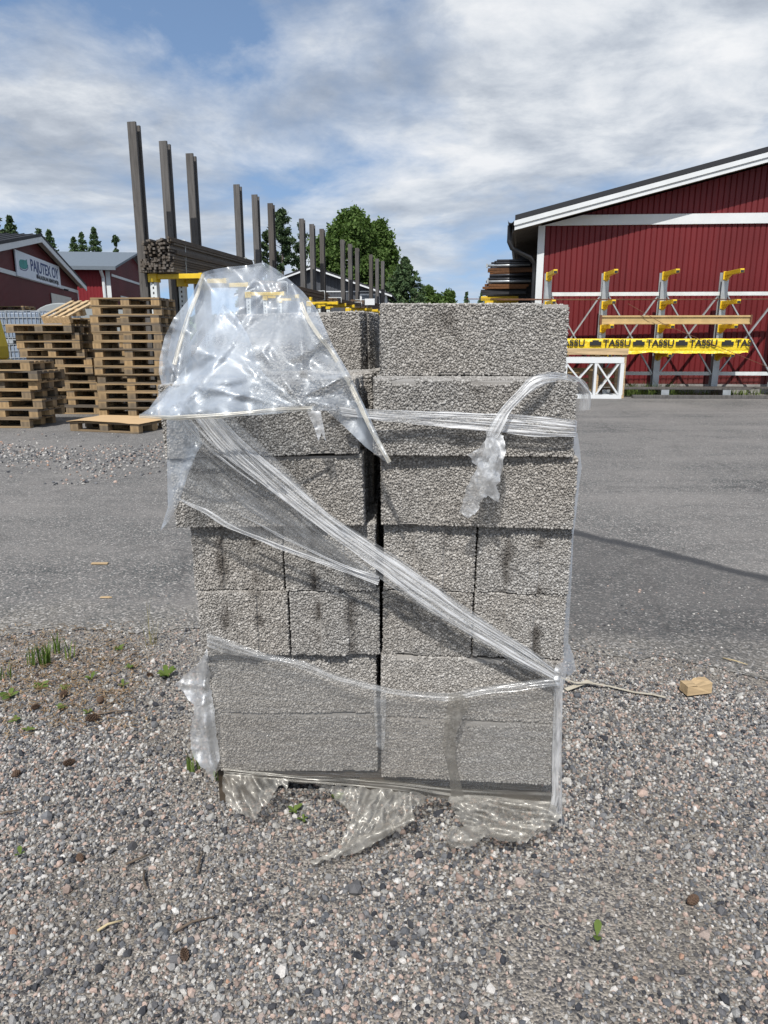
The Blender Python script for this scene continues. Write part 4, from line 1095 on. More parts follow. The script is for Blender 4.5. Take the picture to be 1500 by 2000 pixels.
# ------------------------------------------------------------------ loaded rack under the eave, left of the warehouse
rt = thing('eave_rack', 'dark steel rack with yellow arms under the warehouse eave', 'storage rack', (4.18, 21.0, 0), R(-10.6))
for y in (0, 2.2, 4.4):
    MB().box(-.36, -.02, y - .08, y + .08, 0, 3.6).build('column', M['dark'], rt)
    MB().box(-1.42, -.362, y - .05, y + .05, 2.40, 2.52).build('arm', M['yellow'], rt, bevel=.008)
    MB().box(-1.36, -.362, y - .05, y + .05, 1.2, 1.32).build('arm', M['yellow'], rt, bevel=.008)
rs = random.Random(4)
M['orange_wood'] = m_wood('orange_brown_timber', (.17, .075, .03), (.07, .04, .025), .55, 1)
M['pipe'] = m_plain('dark_pipe', (.05, .05, .055), .35, .3)
E_ = Matrix.Translation((4.18, 21.0, 0)) @ Matrix.Rotation(R(-10.6), 4, 'Z')
EL = ['dark timber stack on the arm under the eave', 'orange brown boards lying untidily above the dark timber', 'dark pipes bundled in the middle of the eave load', 'rust brown boards above the dark pipes', 'thin dark pipes topmost of the load under the eave']
for k, (zz_, hh, mat, kind_) in enumerate(((2.522, .16, 'dark', 'b'), (2.69, .14, 'orange_wood', 'b'), (2.84, .24, 'pipe', 'p'), (3.10, .15, 'orange_wood', 'b'), (3.27, .20, 'pipe', 'p'))):
    g = thing('timber_load' if kind_ == 'b' else 'pipe_bundle', EL[k], 'load', E_ @ Vector((0, 0, zz_)), R(-10.6), 'load under the eave')
    x0 = -1.30 + .05 * k
    if kind_ == 'b':
        for i in range(12):
            for j in range(2):
                bo = MB().box(0, 1.2, 0, .15, 0, hh / 2 - .012).build('board', M[mat], g); bo.location = (x0 + rs.uniform(-.12, .12), -.5 + i * .45 + rs.uniform(-.05, .05), j * hh / 2 + .002)
                bo.rotation_euler = (0, rs.uniform(-.05, .02), rs.uniform(-.06, .06))
    else:
        for i in range(14):
            for j in range(3):
                po = MB().tube([(0, 0, 0), (1.15, 0, rs.uniform(-.02, .03))], hh / 7, 8).build('pipe', M['pipe'] if (i * 2 + j) % 5 else M['galv'], g, True); po.location = (x0 + rs.uniform(-.14, .14), -.5 + i * .36 + rs.uniform(-.05, .05), hh / 6 + j * hh / 3)
                cpl = MB().box(-.05, .0, -.05, .05, -.05, .05).build('end_fitting', M['galv'], po) if (i + j) % 6 == 0 else None

# ------------------------------------------------------------------ trees
def leaf_mesh(name, C, S, aspect=1.6, upb=.3):
    n = len(C); q = rand_rot(n)
    base = np.array([(-.5, -.5, 0), (.5, -.5, .12), (.5, .5, 0), (-.5, .5, .12)]) * np.array([aspect, 1, 1])
    v = np.einsum('nij,kj->nki', q, base) * S[:, None, None] + C[:, None, :]
    f = (np.arange(n) * 4)[:, None] + np.arange(4)[None]
    return np_mesh(name, v.reshape(-1, 3), f)
def limbs(mb, h, r0, spread, n, seed, z0=.3, z1=.9, up=.5):
    r = random.Random(seed)
    mb.tube([(0, 0, -.1), (r.uniform(-.1, .1), 0, h * .35), (r.uniform(-.2, .2), r.uniform(-.2, .2), h * .7), (0, 0, h * .97)], [r0, r0 * .75, r0 * .45, r0 * .08], 7)
    for i in range(n):
        t_ = z0 + (z1 - z0) * i / n; a = r.uniform(0, 6.28); l = spread * (1 - .55 * (t_ - z0) / (1 - z0)) * r.uniform(.7, 1)
        mb.tube([(0, 0, h * t_), (math.cos(a) * l * .5, math.sin(a) * l * .5, h * t_ + l * up * .4), (math.cos(a) * l, math.sin(a) * l, h * t_ + l * up)], [r0 * .4 * (1.1 - t_), r0 * .25 * (1.1 - t_), .015], 5)
def tree(kind, x, y, h, rad, label, group, n=7000, leaf=.16, seed=1, z0=.15, mat=None):
    n = int(n * (4.2 if kind == 'birch' else (1.7 if kind == 'pine' else 1.5))); leaf *= .45 if kind == 'birch' else .31
    if kind == 'spruce': rad *= 2.3
    g = np.random.default_rng(seed); t_ = thing({'birch': 'birch_tree', 'pine': 'pine_tree', 'spruce': 'spruce_tree'}[kind], label, 'tree', (x, y, 0), seed, group)
    mb = MB(); limbs(mb, h, .05 + h * .014, rad * .8, 9 if kind != 'spruce' else 5, seed, .25 if kind == 'birch' else .45)
    mb.build('trunk', M['bark'], t_, True)
    if kind == 'birch':
        nc = 210; zt = g.beta(1.5, 1.25, nc); a = g.uniform(0, 6.28, nc)
        prof = np.interp(zt, [0, .15, .4, .7, .9, 1], [.55, .85, 1, .82, .5, .12]); rr_ = rad * prof * np.sqrt(g.uniform(.12, 1, nc)) * g.uniform(.82, 1.15, nc)
        cz = h * (z0 + (1 - z0) * zt) - .2; cen = np.stack([np.cos(a) * rr_, np.sin(a) * rr_, cz], 1)
        sig = rad * g.uniform(.06, .15, nc); k = g.integers(0, nc, n)
        o_ = g.normal(size=(n, 3)) * sig[k][:, None] * np.array([1, 1, .85]); o_[:, 2] -= np.abs(g.normal(size=n)) * sig[k] * .5
        C = cen[k] + o_
    elif kind == 'pine':
        nc = 90; zt = np.sort(g.uniform(.0, 1, nc)); a = g.uniform(0, 6.28, nc)
        prof = np.interp(zt, [0, .3, .65, .9, 1], [.55, 1, .8, .45, .08]); rr_ = rad * prof * g.uniform(.35, 1, nc)
        cen = np.stack([np.cos(a) * rr_, np.sin(a) * rr_, h * (z0 + (1 - z0) * zt)], 1); k = g.integers(0, nc, n)
        s_ = g.uniform(-1, .35, n); d_ = np.stack([np.cos(a), np.sin(a), np.full(nc, .45)], 1)
        C = cen[k] + d_[k] * (s_ * rad * .30)[:, None] + g.normal(size=(n, 3)) * rad * .05
    else:
        zt = g.beta(1.5, 1.05, n); a = g.uniform(0, 6.28, n); tiers = 17
        zq = (np.floor(zt * tiers) + g.uniform(0, .55, n)) / tiers; nb = 9
        aq = (np.floor(a / 6.283 * nb) + g.normal(.5, .17, n)) / nb * 6.283 + np.floor(zt * tiers) * 1.7
        rmax = rad * (1 - zq) ** .85 * (.45 + .85 * np.abs(np.sin(np.floor(zt * tiers) * 2.3 + np.floor(a / 6.283 * nb) * 1.9)))
        rr_ = rmax * np.sqrt(g.uniform(.03, 1, n))
        C = np.stack([np.cos(aq) * rr_, np.sin(aq) * rr_, h * (z0 + (1 - z0) * zq) - rr_ * .28 + rmax * .1 + g.normal(size=n) * .06], 1)
    S = leaf * g.uniform(.55, 1.35, n)
    link('crown', leaf_mesh('crown', C, S, 1.5 if kind == 'birch' else 2.6), M[mat or kind], t_)
def at(px, Y): return P(px, 660, Y).x
def hgt(px, py, Y): return P(px, py, Y).z
TG = 'trees behind the yard'
def tr(kind, px, py, Y, radpx, label, **k):
    tree(kind, at(px, Y), Y, hgt(px, py, Y), radpx * Y / 1400, label, TG, **k)
tr('birch', 690, 410, 72, 66, 'tallest broad birch rising behind the dark house', n=15000, leaf=.34, seed=11, z0=.08)
tr('birch', 742, 430, 75, 40, 'birch at the right shoulder of the tallest birch', n=9000, leaf=.34, seed=12, z0=.06)
tr('birch', 636, 462, 70, 48, 'birch left of the tallest birch, above the dark house roof', n=10000, leaf=.33, seed=13, z0=.08)
tr('birch', 770, 525, 78, 26, 'small birch behind the last posts, foot of the big birches', n=4500, leaf=.34, seed=14, z0=.04)
tr('pine', 556, 414, 66, 42, 'dark pine with upright shoots between two post groups', n=7500, leaf=.30, seed=15, z0=.12)
tr('pine', 528, 452, 69, 30, 'lower dark pine leaning on the left of the taller pine', n=4500, leaf=.30, seed=16, z0=.1)
tr('pine', 592, 440, 74, 30, 'dark pine half hidden by a grey post, beside the birch', n=4500, leaf=.3, seed=17, z0=.1)
tr('birch', 484, 500, 74, 16, 'small tree low beside the plastic hood top', n=1800, leaf=.3, seed=18, z0=.05)
tr('spruce', 790, 500, 68, 38, 'pointed pale green tree right of the birches', n=7000, leaf=.32, seed=21, z0=.03)
tr('birch', 834, 556, 74, 26, 'low bushy tree right of the pointed tree', n=4000, leaf=.32, seed=22, z0=.0)
tr('birch', 876, 562, 80, 20, 'low bushy tree with a leaning top, last of the low row', n=2600, leaf=.32, seed=23, z0=.0)
tr('birch', 812, 572, 90, 24, 'low far bush filling the gap behind the pointed tree', n=2500, leaf=.34, seed=24, z0=.0)
tr('birch', 855, 574, 95, 24, 'low far bush between the two low bushy trees', n=2500, leaf=.34, seed=28, z0=.0)
tr('spruce', 909, 569, 100, 9, 'tiny far tree alone above the top right block', n=900, leaf=.36, seed=25, z0=.02)
tr('spruce', 938, 570, 105, 11, 'tiny far tree just left of the yellow eave arms', n=900, leaf=.36, seed=26, z0=.02)
tr('spruce', 965, 580, 105, 9, 'tiny far tree below the yellow eave arms', n=700, leaf=.36, seed=27, z0=.02)
tr('pine', -10, 372, 62, 26, 'tall dark pine cut by the left edge of the photo', n=4500, leaf=.3, seed=31, z0=.3)
tr('pine', 18, 414, 66, 28, 'dark pine above the workshop roof, left of the spruce', n=4200, leaf=.3, seed=32, z0=.3)
tr('spruce', 46, 418, 68, 24, 'dark bushy spruce above the workshop roof ridge', n=3600, leaf=.32, seed=33, z0=.2, mat='pine')
tr('pine', 98, 448, 74, 16, 'small pine just right of the workshop gable peak', n=2200, leaf=.32, seed=34, z0=.3)
tr('spruce', 117, 446, 76, 19, 'spruce right of the gable peak above the grey roof', n=2600, leaf=.34, seed=35, z0=.2)
tr('spruce', 162, 460, 82, 17, 'lower spruce of the pair in the middle of the grey roof', n=2200, leaf=.34, seed=36, z0=.2)
tr('spruce', 178, 451, 84, 17, 'taller spruce of the pair in the middle of the grey roof', n=2400, leaf=.34, seed=37, z0=.2)
tr('spruce', 202, 441, 80, 17, 'slim tallest spruce above the right half of the grey roof', n=2600, leaf=.34, seed=38, z0=.2)
tr('pine', 242, 460, 76, 17, 'pine beside the first grey post above the hall roof', n=2200, leaf=.32, seed=39, z0=.25)
# far tree line closing the horizon
def treeline():
    g = np.random.default_rng(77); n = 26000
    x = g.uniform(-170, 170, n); hh = np.array([5.0 + 2.5 * noise.noise((v * .05, 0, 0)) + 1.6 * noise.noise((v * .4, 2, 0)) for v in x])
    C = np.stack([x, 150 + g.normal(size=n) * 3, hh * np.sqrt(g.uniform(0, 1, n)) ], 1)
    return leaf_mesh('far_treeline', C, g.uniform(.6, 1.3, n), 1.4)
tag(link('far_treeline', treeline(), M['spruce']), 'far dark wood along the horizon', 'wood', kind='stuff')

# ------------------------------------------------------------------ plastic film round the pile
def inpoly(x, y, poly):
    c = False; n = len(poly); j = n - 1
    for i in range(n):
        xi, yi = poly[i]; xj, yj = poly[j]
        if (yi > y) != (yj > y) and x < (xj - xi) * (y - yi) / (yj - yi) + xi: c = not c
        j = i
    return c
def segd(x, y, pl):
    best = 1e9
    for (ax, ay), (bx, by) in zip(pl, pl[1:]):
        dx, dy = bx - ax, by - ay; t_ = max(0, min(1, ((x - ax) * dx + (y - ay) * dy) / (dx * dx + dy * dy + 1e-9)))
        best = min(best, math.hypot(x - ax - dx * t_, y - ay - dy * t_))
    return best
def idw(ctrl):
    def f(x, y):
        sw = s_ = 0
        for cx, cy, v in ctrl:
            w_ = 1 / ((x - cx) ** 2 + (y - cy) ** 2 + 60) ** 1.25; sw += w_; s_ += w_ * v
        return s_ / sw
    return f
def ridged(p): return 1 - 2 * abs(noise.noise(p))
def film(name, poly, depth, mat, parent=None, step=9, wr=.006, wscale=55, folds=(), stretch=(1, 1, 0), uvrot=0, jag=0, seed=0, smooth=True):
    """a sheet of film: outline and folds measured off the photo, laid at its own distance with real creases"""
    bd = []
    for (ax, ay), (bx, by) in zip(poly, poly[1:] + poly[:1]):
        l = math.hypot(bx - ax, by - ay); k = max(1, int(l / step))
        for i in range(k):
            x, y = ax + (bx - ax) * i / k, ay + (by - ay) * i / k
            if jag:
                x += noise.noise((x * .09, y * .09, seed + 3)) * jag; y += noise.noise((x * .09, y * .09, seed + 9)) * jag
            bd.append((x, y))
    xs = [p[0] for p in bd]; ys = [p[1] for p in bd]; ins = []
    r = random.Random(seed); y = min(ys); row = 0
    while y < max(ys):
        x = min(xs) + (row % 2) * step / 2
        while x < max(xs):
            q = (x + r.uniform(-.2, .2) * step, y + r.uniform(-.2, .2) * step)
            if inpoly(q[0], q[1], bd) and segd(q[0], q[1], bd + bd[:1]) > step * .45: ins.append(q)
            x += step
        y += step * .87; row += 1
    pts = [Vector(p) for p in bd + ins]; n = len(bd)
    v2, _, f2, *_ = delaunay_2d_cdt(pts, [(i, (i + 1) % n) for i in range(n)], [], 1, 1e-4)
    ca, sa = math.cos(R(stretch[2])), math.sin(R(stretch[2])); V = []; UV = []
    cu, su = math.cos(R(uvrot)), math.sin(R(uvrot))
    for p in v2:
        x, y = p; a = (x * ca + y * sa) / (wscale * stretch[0]); b = (-x * sa + y * ca) / (wscale * stretch[1])
        Y = depth(x, y) - wr * (ridged((a, b, seed * 3.1)) + .5 * ridged((a * 2.3, b * 2.3, seed + 7)) + .22 * ridged((a * 5.5, b * 5.5, seed + 17)))
        for pl_, amp, wd in folds:
            d_ = segd(x, y, pl_)
            if d_ < wd: Y -= amp * (1 - d_ / wd) ** 1.3
        q = P(x, y, Y)
        if q.z < .014:
            q = G(x, y, .014 + .010 * (1 + noise.noise((x * .03, y * .03, seed)) + .35 * noise.noise((x * .09, y * .09, seed))))
        V.append(tuple(q)); UV.append(((x * cu + y * su) / 100, (-x * su + y * cu) / 100))
    me = bpy.data.meshes.new(name); me.from_pydata(V, [], [tuple(f) for f in f2])
    uv = me.uv_layers.new(name='UVMap')
    for l in me.loops: uv.data[l.index].uv = UV[l.vertex_index]
    me.polygons.foreach_set('use_smooth', [smooth] * len(me.polygons)); me.update()
    return link(name, me, mat, parent)
def ribbon(name, st, mat, parent=None, nS=80, nT=34, amp=.006, freq=9, seed=0, drift=1.2):
    """gathered film: stations (top px, bottom px, Y); creases run along its length"""
    me = bpy.data.meshes.new(name); V = []; UV = []; Fc = []; m_ = len(st) - 1; ln = 0; last = None
    for i in range(nS + 1):
        u = i / nS * m_; k = min(int(u), m_ - 1); f = u - k
        def cr(g):
            p0, p1, p2, p3 = g(st[max(k - 1, 0)]), g(st[k]), g(st[k + 1]), g(st[min(k + 2, m_)])
            return .5 * (2 * p1 + (p2 - p0) * f + (2 * p0 - 5 * p1 + 4 * p2 - p3) * f * f + (3 * p1 - p0 - 3 * p2 + p3) * f ** 3)
        tx, ty, bx, by, Y = [cr(lambda s_, j=j: (s_[0][0], s_[0][1], s_[1][0], s_[1][1], s_[2])[j]) for j in range(5)]
        if last: ln += math.hypot((tx + bx) / 2 - last[0], (ty + by) / 2 - last[1]) / 100
        last = ((tx + bx) / 2, (ty + by) / 2)
        wpx = math.hypot(tx - bx, ty - by)
        for j in range(nT + 1):
            t_ = j / nT
            z = amp * (ridged((t_ * freq, ln * .22 * drift, seed)) + .6 * ridged((t_ * freq * 2.4, ln * .4 * drift, seed + 5)) + .3 * noise.noise((t_ * 4, ln * 3, seed)))
            e = noise.noise((ln * 1.7, j > nT / 2, seed + 2)) * 2.5 * (1 if j in (0, nT) else 0)
            q = P(tx + (bx - tx) * t_, ty + (by - ty) * t_ + e, Y - z)
            V.append(tuple(q)); UV.append((ln, t_ * wpx / 100))
    for i in range(nS):
        for j in range(nT):
            a = i * (nT + 1) + j; Fc.append((a, a + 1, a + nT + 2, a + nT + 1))
    me.from_pydata(V, [], Fc); uv = me.uv_layers.new(name='UVMap')
    for l in me.loops: uv.data[l.index].uv = UV[l.vertex_index]
    me.polygons.foreach_set('use_smooth', [True] * len(me.polygons)); me.update()
    return link(name, me, mat, parent)

# --- hood draped over the left column
hood = thing('plastic_hood', 'clear plastic hood draped over the left column, its pointed corner hanging right', 'plastic cover', P(500, 740, 1.9))
def hp_(o): o.matrix_parent_inverse = Matrix.Translation(-hood.location); return o
OUT = [(270, 812), (291, 798), (318, 760), (310, 726), (312, 698), (322, 656), (339, 622), (374, 577), (396, 532), (412, 527), (447, 521), (485, 518), (516, 512), (540, 526), (558, 540), (571, 551), (592, 570), (617, 601), (634, 639), (651, 677), (682, 729), (700, 767), (721, 812), (745, 865), (765, 908), (753, 902), (714, 873), (662, 823), (637, 802), (603, 802), (533, 809), (443, 814), (339, 817)]
dH = idw([(270, 812, 1.70), (339, 817, 1.67), (310, 726, 1.86), (312, 690, 1.92), (322, 656, 1.95), (374, 577, 2.0), (396, 532, 2.0), (447, 521, 2.06), (516, 512, 2.08), (571, 551, 1.98), (617, 601, 1.92), (651, 677, 1.84), (700, 767, 1.74), (765, 908, 1.68), (714, 873, 1.69), (637, 802, 1.69), (533, 809, 1.68), (443, 814, 1.67), (400, 700, 1.80), (470, 620, 1.90), (520, 580, 1.97), (500, 690, 1.80), (590, 690, 1.78), (560, 760, 1.71), (440, 760, 1.72), (640, 760, 1.73)])
HF = [([(396, 532), (385, 572), (370, 612), (350, 672), (338, 718), (330, 760)], .030, 16), ([(571, 551), (592, 600), (618, 645), (652, 690), (690, 760), (728, 840), (762, 905)], .032, 18),
      ([(516, 512), (505, 545), (520, 570), (480, 600)], .016, 14), ([(412, 527), (440, 560), (436, 594)], .014, 12), ([(412, 527), (480, 545), (560, 556)], .012, 12), ([(436, 540), (530, 575), (571, 551)], .010, 10),
      ([(330, 640), (380, 650), (400, 630)], .010, 10), ([(318, 710), (350, 725), (420, 690)], .010, 12), ([(640, 655), (600, 690), (570, 700)], .014, 12), ([(682, 735), (620, 745), (590, 720)], .014, 10), ([(682, 735), (632, 760), (625, 735)], .012, 8),
      ([(500, 755), (560, 780), (603, 802)], .012, 9), ([(340, 817), (420, 760), (470, 735)], .012, 10), ([(662, 823), (655, 790), (600, 785)], .012, 8), ([(400, 560), (420, 640), (415, 720)], .008, 12)]
rf = random.Random(12)
for (ax, ay), a0, a1, k, l0, l1 in (((396, 532), 20, 110, 6, 60, 190), ((516, 512), 40, 130, 6, 50, 150), ((571, 551), 75, 165, 7, 60, 160), ((603, 802), 190, 300, 8, 60, 190), ((339, 817), 270, 350, 8, 70, 220), ((682, 729), 150, 250, 6, 50, 130), ((436, 594), 40, 130, 6, 50, 150), ((765, 908), 215, 250, 4, 80, 190)):
    for i in range(int(k * .62)):
        a = R(rf.uniform(a0, a1)); l = rf.uniform(l0, l1) * 1.35; b = a + R(rf.uniform(-14, 14))
        HF.append(([(ax + math.cos(a) * l * .1, ay + math.sin(a) * l * .1), (ax + math.cos(a) * l * .5, ay + math.sin(a) * l * .5), (ax + math.cos(a) * l * .5 + math.cos(b) * l * .5, ay + math.sin(a) * l * .5 + math.sin(b) * l * .5)], rf.uniform(.008, .015), rf.uniform(9, 18)))
hp_(film('front_sheet', OUT, dH, M['film'], hood, 5, .0035, 80, HF, (1, 1, 0), 0, 0, 1))
cx_, cy_ = 500, 690
BK = [(cx_ + (x - cx_) * .955, cy_ + (y - cy_) * .965) for x, y in [(318, 700), (330, 640), (374, 577), (400, 530), (447, 521), (516, 512), (571, 551), (617, 601), (640, 655), (655, 700), (640, 735), (560, 745), (440, 748), (340, 745)]]
hp_(film('rear_sheet', BK, lambda x, y: 2.40 - .14 * abs(math.sin((x - 320) / 120)), M['film_back'], hood, 10, .012, 80, [([(447, 521), (520, 600), (640, 640)], .03, 18), ([(360, 700), (450, 640), (560, 600)], .03, 16)], seed=3))
FLP = [(436, 594), (410, 640), (380, 690), (350, 735), (315, 782), (278, 811), (339, 817), (443, 813), (533, 808), (590, 800), (575, 780), (545, 755), (520, 735), (508, 720), (498, 690), (482, 650), (462, 618)]
hp_(film('overlapping_flap', FLP, lambda x, y: dH(x, y) - .035, M['film'], hood, 5, .0035, 65, HF[-18:-5] + [([(436, 594), (380, 690), (315, 782), (285, 808)], .02, 14), ([(436, 594), (490, 660), (505, 725)], .014, 10), ([(330, 800), (420, 745), (500, 740)], .012, 10), ([(400, 690), (450, 700), (500, 730)], .010, 14)], seed=5))
def edge_roll(name, pl_, w0, w1, mat, off=.012, seed=1):
    st = []
    for i, (x, y) in enumerate(pl_):
        w_ = (w0 + (w1 - w0) * i / (len(pl_) - 1)) / 2
        a = pl_[max(i - 1, 0)]; b = pl_[min(i + 1, len(pl_) - 1)]; l = math.hypot(b[0] - a[0], b[1] - a[1]); nx_, ny_ = -(b[1] - a[1]) / l, (b[0] - a[0]) / l
        st.append(((x - nx_ * w_, y - ny_ * w_), (x + nx_ * w_, y + ny_ * w_), dH(x, y) - off))
    return ribbon(name, st, mat, hood, 60, 10, .004, 3, seed)
hp_(edge_roll('folded_edge', [(396, 536), (386, 572), (370, 612), (352, 668), (340, 712)], 7, 9, M['film_fold'], .034, 2))
hp_(edge_roll('folded_edge', [(588, 590), (600, 620), (622, 655), (652, 695), (688, 760), (726, 840), (761, 903)], 8, 9, M['film_fold'], .036, 4))
hp_(edge_roll('folded_edge', [(272, 812), (339, 816), (443, 810), (533, 801), (610, 797)], 8, 10, M['film_fold'], .045, 6))
CUR = [(325, 785), (326, 880), (327, 960), (328, 990), (320, 1015), (313, 1037), (330, 1018), (349, 985), (366, 930), (384, 885), (396, 868), (385, 835), (360, 815)]
hp_(film('hanging_corner', CUR, lambda x, y: 1.725 + .0006 * max(0, 345 - x), M['film'], hood, 8, .006, 60, [([(384, 875), (350, 960), (316, 1035)], .02, 14)], seed=8))
TL = [(598, 803), (612, 830), (622, 862), (628, 846), (634, 858), (637, 862), (632, 832), (626, 803)]
hp_(film('hanging_tail', TL, lambda x, y: 1.70, M['film_crumple'], hood, 5, .006, 20, seed=9))

# --- slanting band of gathered stretch film
band = thing('stretch_band', 'slanting band of gathered stretch film from upper left to the lower right corner', 'stretch film', P(740, 1095, 1.73))
def bp_(o): o.matrix_parent_inverse = Matrix.Translation(-band.location); return o
ST = [((455, 812), (335, 798), 1.715), ((492, 850), (384, 871), 1.715), ((571, 927), (485, 937), 1.72), ((617, 975), (558, 985), 1.725), ((651, 1007), (610, 1035), 1.73), ((742, 1066), (735, 1125), 1.735), ((823, 1120), (823, 1187), 1.735), ((920, 1193), (920, 1243), 1.74), ((1013, 1253), (1000, 1292), 1.745), ((1092, 1306), (1094, 1340), 1.755)]
bp_(ribbon('gathered_film', ST, M['film_wrap'], band, 150, 44, .0075, 11, 1))
ST2 = [((428, 808), (372, 808), 1.705), ((474, 860), (432, 880), 1.705), ((560, 932), (518, 950), 1.712), ((648, 1008), (618, 1026), 1.72), ((742, 1072), (735, 1112), 1.722), ((823, 1126), (823, 1180), 1.725), ((920, 1197), (917, 1238), 1.73), ((1013, 1256), (1003, 1288), 1.738), ((1090, 1312), (1092, 1334), 1.748)]
bp_(ribbon('gathered_film', ST2, M['film_strand'], band, 150, 30, .007, 8, 6))
def strand(name, pts, w, Y, seed, mat='film_strand'):
    st = []
    for i, (x, y) in enumerate(pts):
        a = pts[max(i - 1, 0)]; b = pts[min(i + 1, len(pts) - 1)]; l = math.hypot(b[0] - a[0], b[1] - a[1]); nx_, ny_ = -(b[1] - a[1]) / l, (b[0] - a[0]) / l
        ww = (w if not hasattr(w, '__len__') else w[i]) / 2
        st.append(((x + nx_ * -ww, y - ny_ * ww), (x + nx_ * ww, y + ny_ * ww), Y if not hasattr(Y, '__len__') else Y[i]))
    return ribbon(name, st, M[mat], band, 90, 10, .006, 3, seed)
bp_(strand('edge_strand', [(350, 975), (400, 998), (448, 1028), (515, 1055), (560, 1073), (650, 1105), (740, 1137)], (5, 10, 9, 8, 9, 9, 12), 1.735, 11))
bp_(strand('edge_strand', [(470, 1005), (540, 1042), (620, 1082), (690, 1112), (740, 1128)], (2, 5, 5, 6, 6), 1.732, 13))
for k, (dx, dy) in enumerate(((0, 0), (12, -4), (30, -2), (55, 4), (80, 8))):
    bp_(strand('edge_strand', [(333 + dx, 790 + dy), (370 + dx, 836 + dy), (425 + dx * .9, 890 + dy), (500 + dx * .7, 945 + dy)], 3.5, 1.70, 20 + k))
VL = [(384, 871), (485, 937), (558, 985), (613, 1038), (735, 1122), (650, 1105), (560, 1073), (448, 1030), (400, 998), (350, 975), (352, 915)]
bp_(film('thin_veil', VL, lambda x, y: 1.738, M['film_wrap'], band, 9, .004, 60, (), (2.2, .5, 35), 35, 0, 15))
KN = [(1085, 1300), (1100, 1292), (1107, 1306), (1104, 1330), (1100, 1345), (1090, 1343), (1080, 1322)]
bp_(film('twisted_knot', KN, lambda x, y: 1.742 + max(0, x - 1092) * .004, M['film_crumple'], band, 4, .008, 16, seed=31))

# --- horizontal band across the right column
hb = ribbon('horizontal_film_band', [((660, 790), (668, 812), 1.715), ((717, 798), (730, 820), 1.728), ((830, 803), (830, 830), 1.735), ((973, 808), (940, 842), 1.735), ((1060, 813), (1050, 852), 1.735), ((1117, 820), (1115, 854), 1.737), ((1126, 822), (1124, 853), 1.77), ((1126, 824), (1125, 851), 1.90), ((1120, 824), (1119, 851), 2.02)], M['film_strand'], None, 130, 36, .006, 10, 41)
tag(hb, 'horizontal band of gathered stretch film across the right column', 'stretch film')

# --- twisted strip looping over the band and hanging in front
tw = thing('twisted_film_strip', 'twisted clear film strip looped over the right corner, crumpled end hanging down', 'stretch film', P(960, 850, 1.71))
def tp_(o): o.matrix_parent_inverse = Matrix.Translation(-tw.location); return o
tp_(ribbon('loop', [((1130, 803), (1153, 800), 1.86), ((1132, 778), (1153, 770), 1.85), ((1122, 757), (1141, 744), 1.83), ((1100, 748), (1108, 731), 1.80), ((1070, 749), (1068, 727), 1.735), ((1043, 762), (1036, 735), 1.722), ((1018, 783), (1012, 762), 1.718), ((996, 807), (983, 792), 1.716), ((985, 830), (962, 822), 1.712), ((972, 856), (950, 850), 1.712)], M['film_strand'], tw, 100, 18, .008, 3, 51, 2))
TAIL = [(950, 845), (943, 890), (930, 915), (913, 947), (904, 975), (898, 1000), (913, 1012), (937, 995), (944, 972), (952, 966), (973, 981), (976, 965), (970, 950), (980, 925), (983, 903), (988, 880), (985, 850), (968, 845)]
tp_(film('crumpled_end', TAIL, idw([(965, 850, 1.712), (930, 930, 1.69), (905, 1000, 1.715), (970, 965, 1.70), (985, 880, 1.70)]), M['film_crumple'], tw, 4.5, .008, 24, (), (.42, 2.4, -22), seed=53, jag=5))
TAIL2 = [(958, 850), (930, 880), (912, 890), (925, 905), (948, 920), (935, 950), (950, 955), (968, 920), (975, 885), (975, 852)]
tp_(film('crumpled_end', TAIL2, lambda x, y: 1.685 + .0002 * (y - 850), M['film_crumple'], tw, 4.5, .008, 22, (), (.42, 2.4, 18), seed=55, jag=5))
# --- loose film down the right side of the pile
sd_ = thing('side_film', 'loose clear film hanging along the right edge of the pile', 'stretch film', P(1120, 950, 1.85))
def sp_(o): o.matrix_parent_inverse = Matrix.Translation(-sd_.location); return o
sp_(film('upper_sheet', [(1118, 850), (1128, 845), (1133, 880), (1136, 915), (1131, 950), (1126, 1000), (1120, 1045), (1113, 1045), (1113, 960)], lambda x, y: 1.84 + (x - 1115) * .006, M['film'], sd_, 5, .006, 40, seed=61))
sp_(film('lower_sheet', [(1113, 1045), (1120, 1045), (1117, 1120), (1112, 1210), (1110, 1255), (1120, 1280), (1125, 1308), (1113, 1320), (1100, 1312), (1101, 1220), (1108, 1120)], lambda x, y: 1.86 + (x - 1110) * .005, M['film'], sd_, 5, .007, 30, seed=63))

# --- film round the foot of the pile
bw = thing('base_wrap', 'torn dirty stretch film wrapped round the lowest courses, skirts lying on gravel', 'stretch film', P(760, 1450, 1.79))
def wp_(o): o.matrix_parent_inverse = Matrix.Translation(-bw.location); return o
dB = lambda x, y: 1.828 - (x - 430) * .0000955 - .012
TOPE = [(404, 1236), (456, 1253), (521, 1277), (592, 1291), (658, 1318), (724, 1335), (784, 1348), (877, 1354), (931, 1343), (1041, 1329), (1092, 1324)]
FS = TOPE + [(1094, 1439), (1092, 1548), (1085, 1572), (877, 1550), (735, 1530), (565, 1521), (439, 1504), (431, 1482), (417, 1357)]
wp_(film('front_sheet', FS, dB, M['film_sheet'], bw, 9, .003, 60, [([(404, 1250), (470, 1262), (521, 1290), (600, 1300)], .006, 8)], (3.5, .45, 2), 2, 0, 71))
wp_(ribbon('rolled_top_edge', [((a, b - 1), (a, b + (16 if i > 1 else 26) - (4 if i in (5, 6) else 0)), dB(a, b) - .010) for i, (a, b) in enumerate(TOPE)], M['film_wrap'], bw, 110, 10, .006, 3, 73))
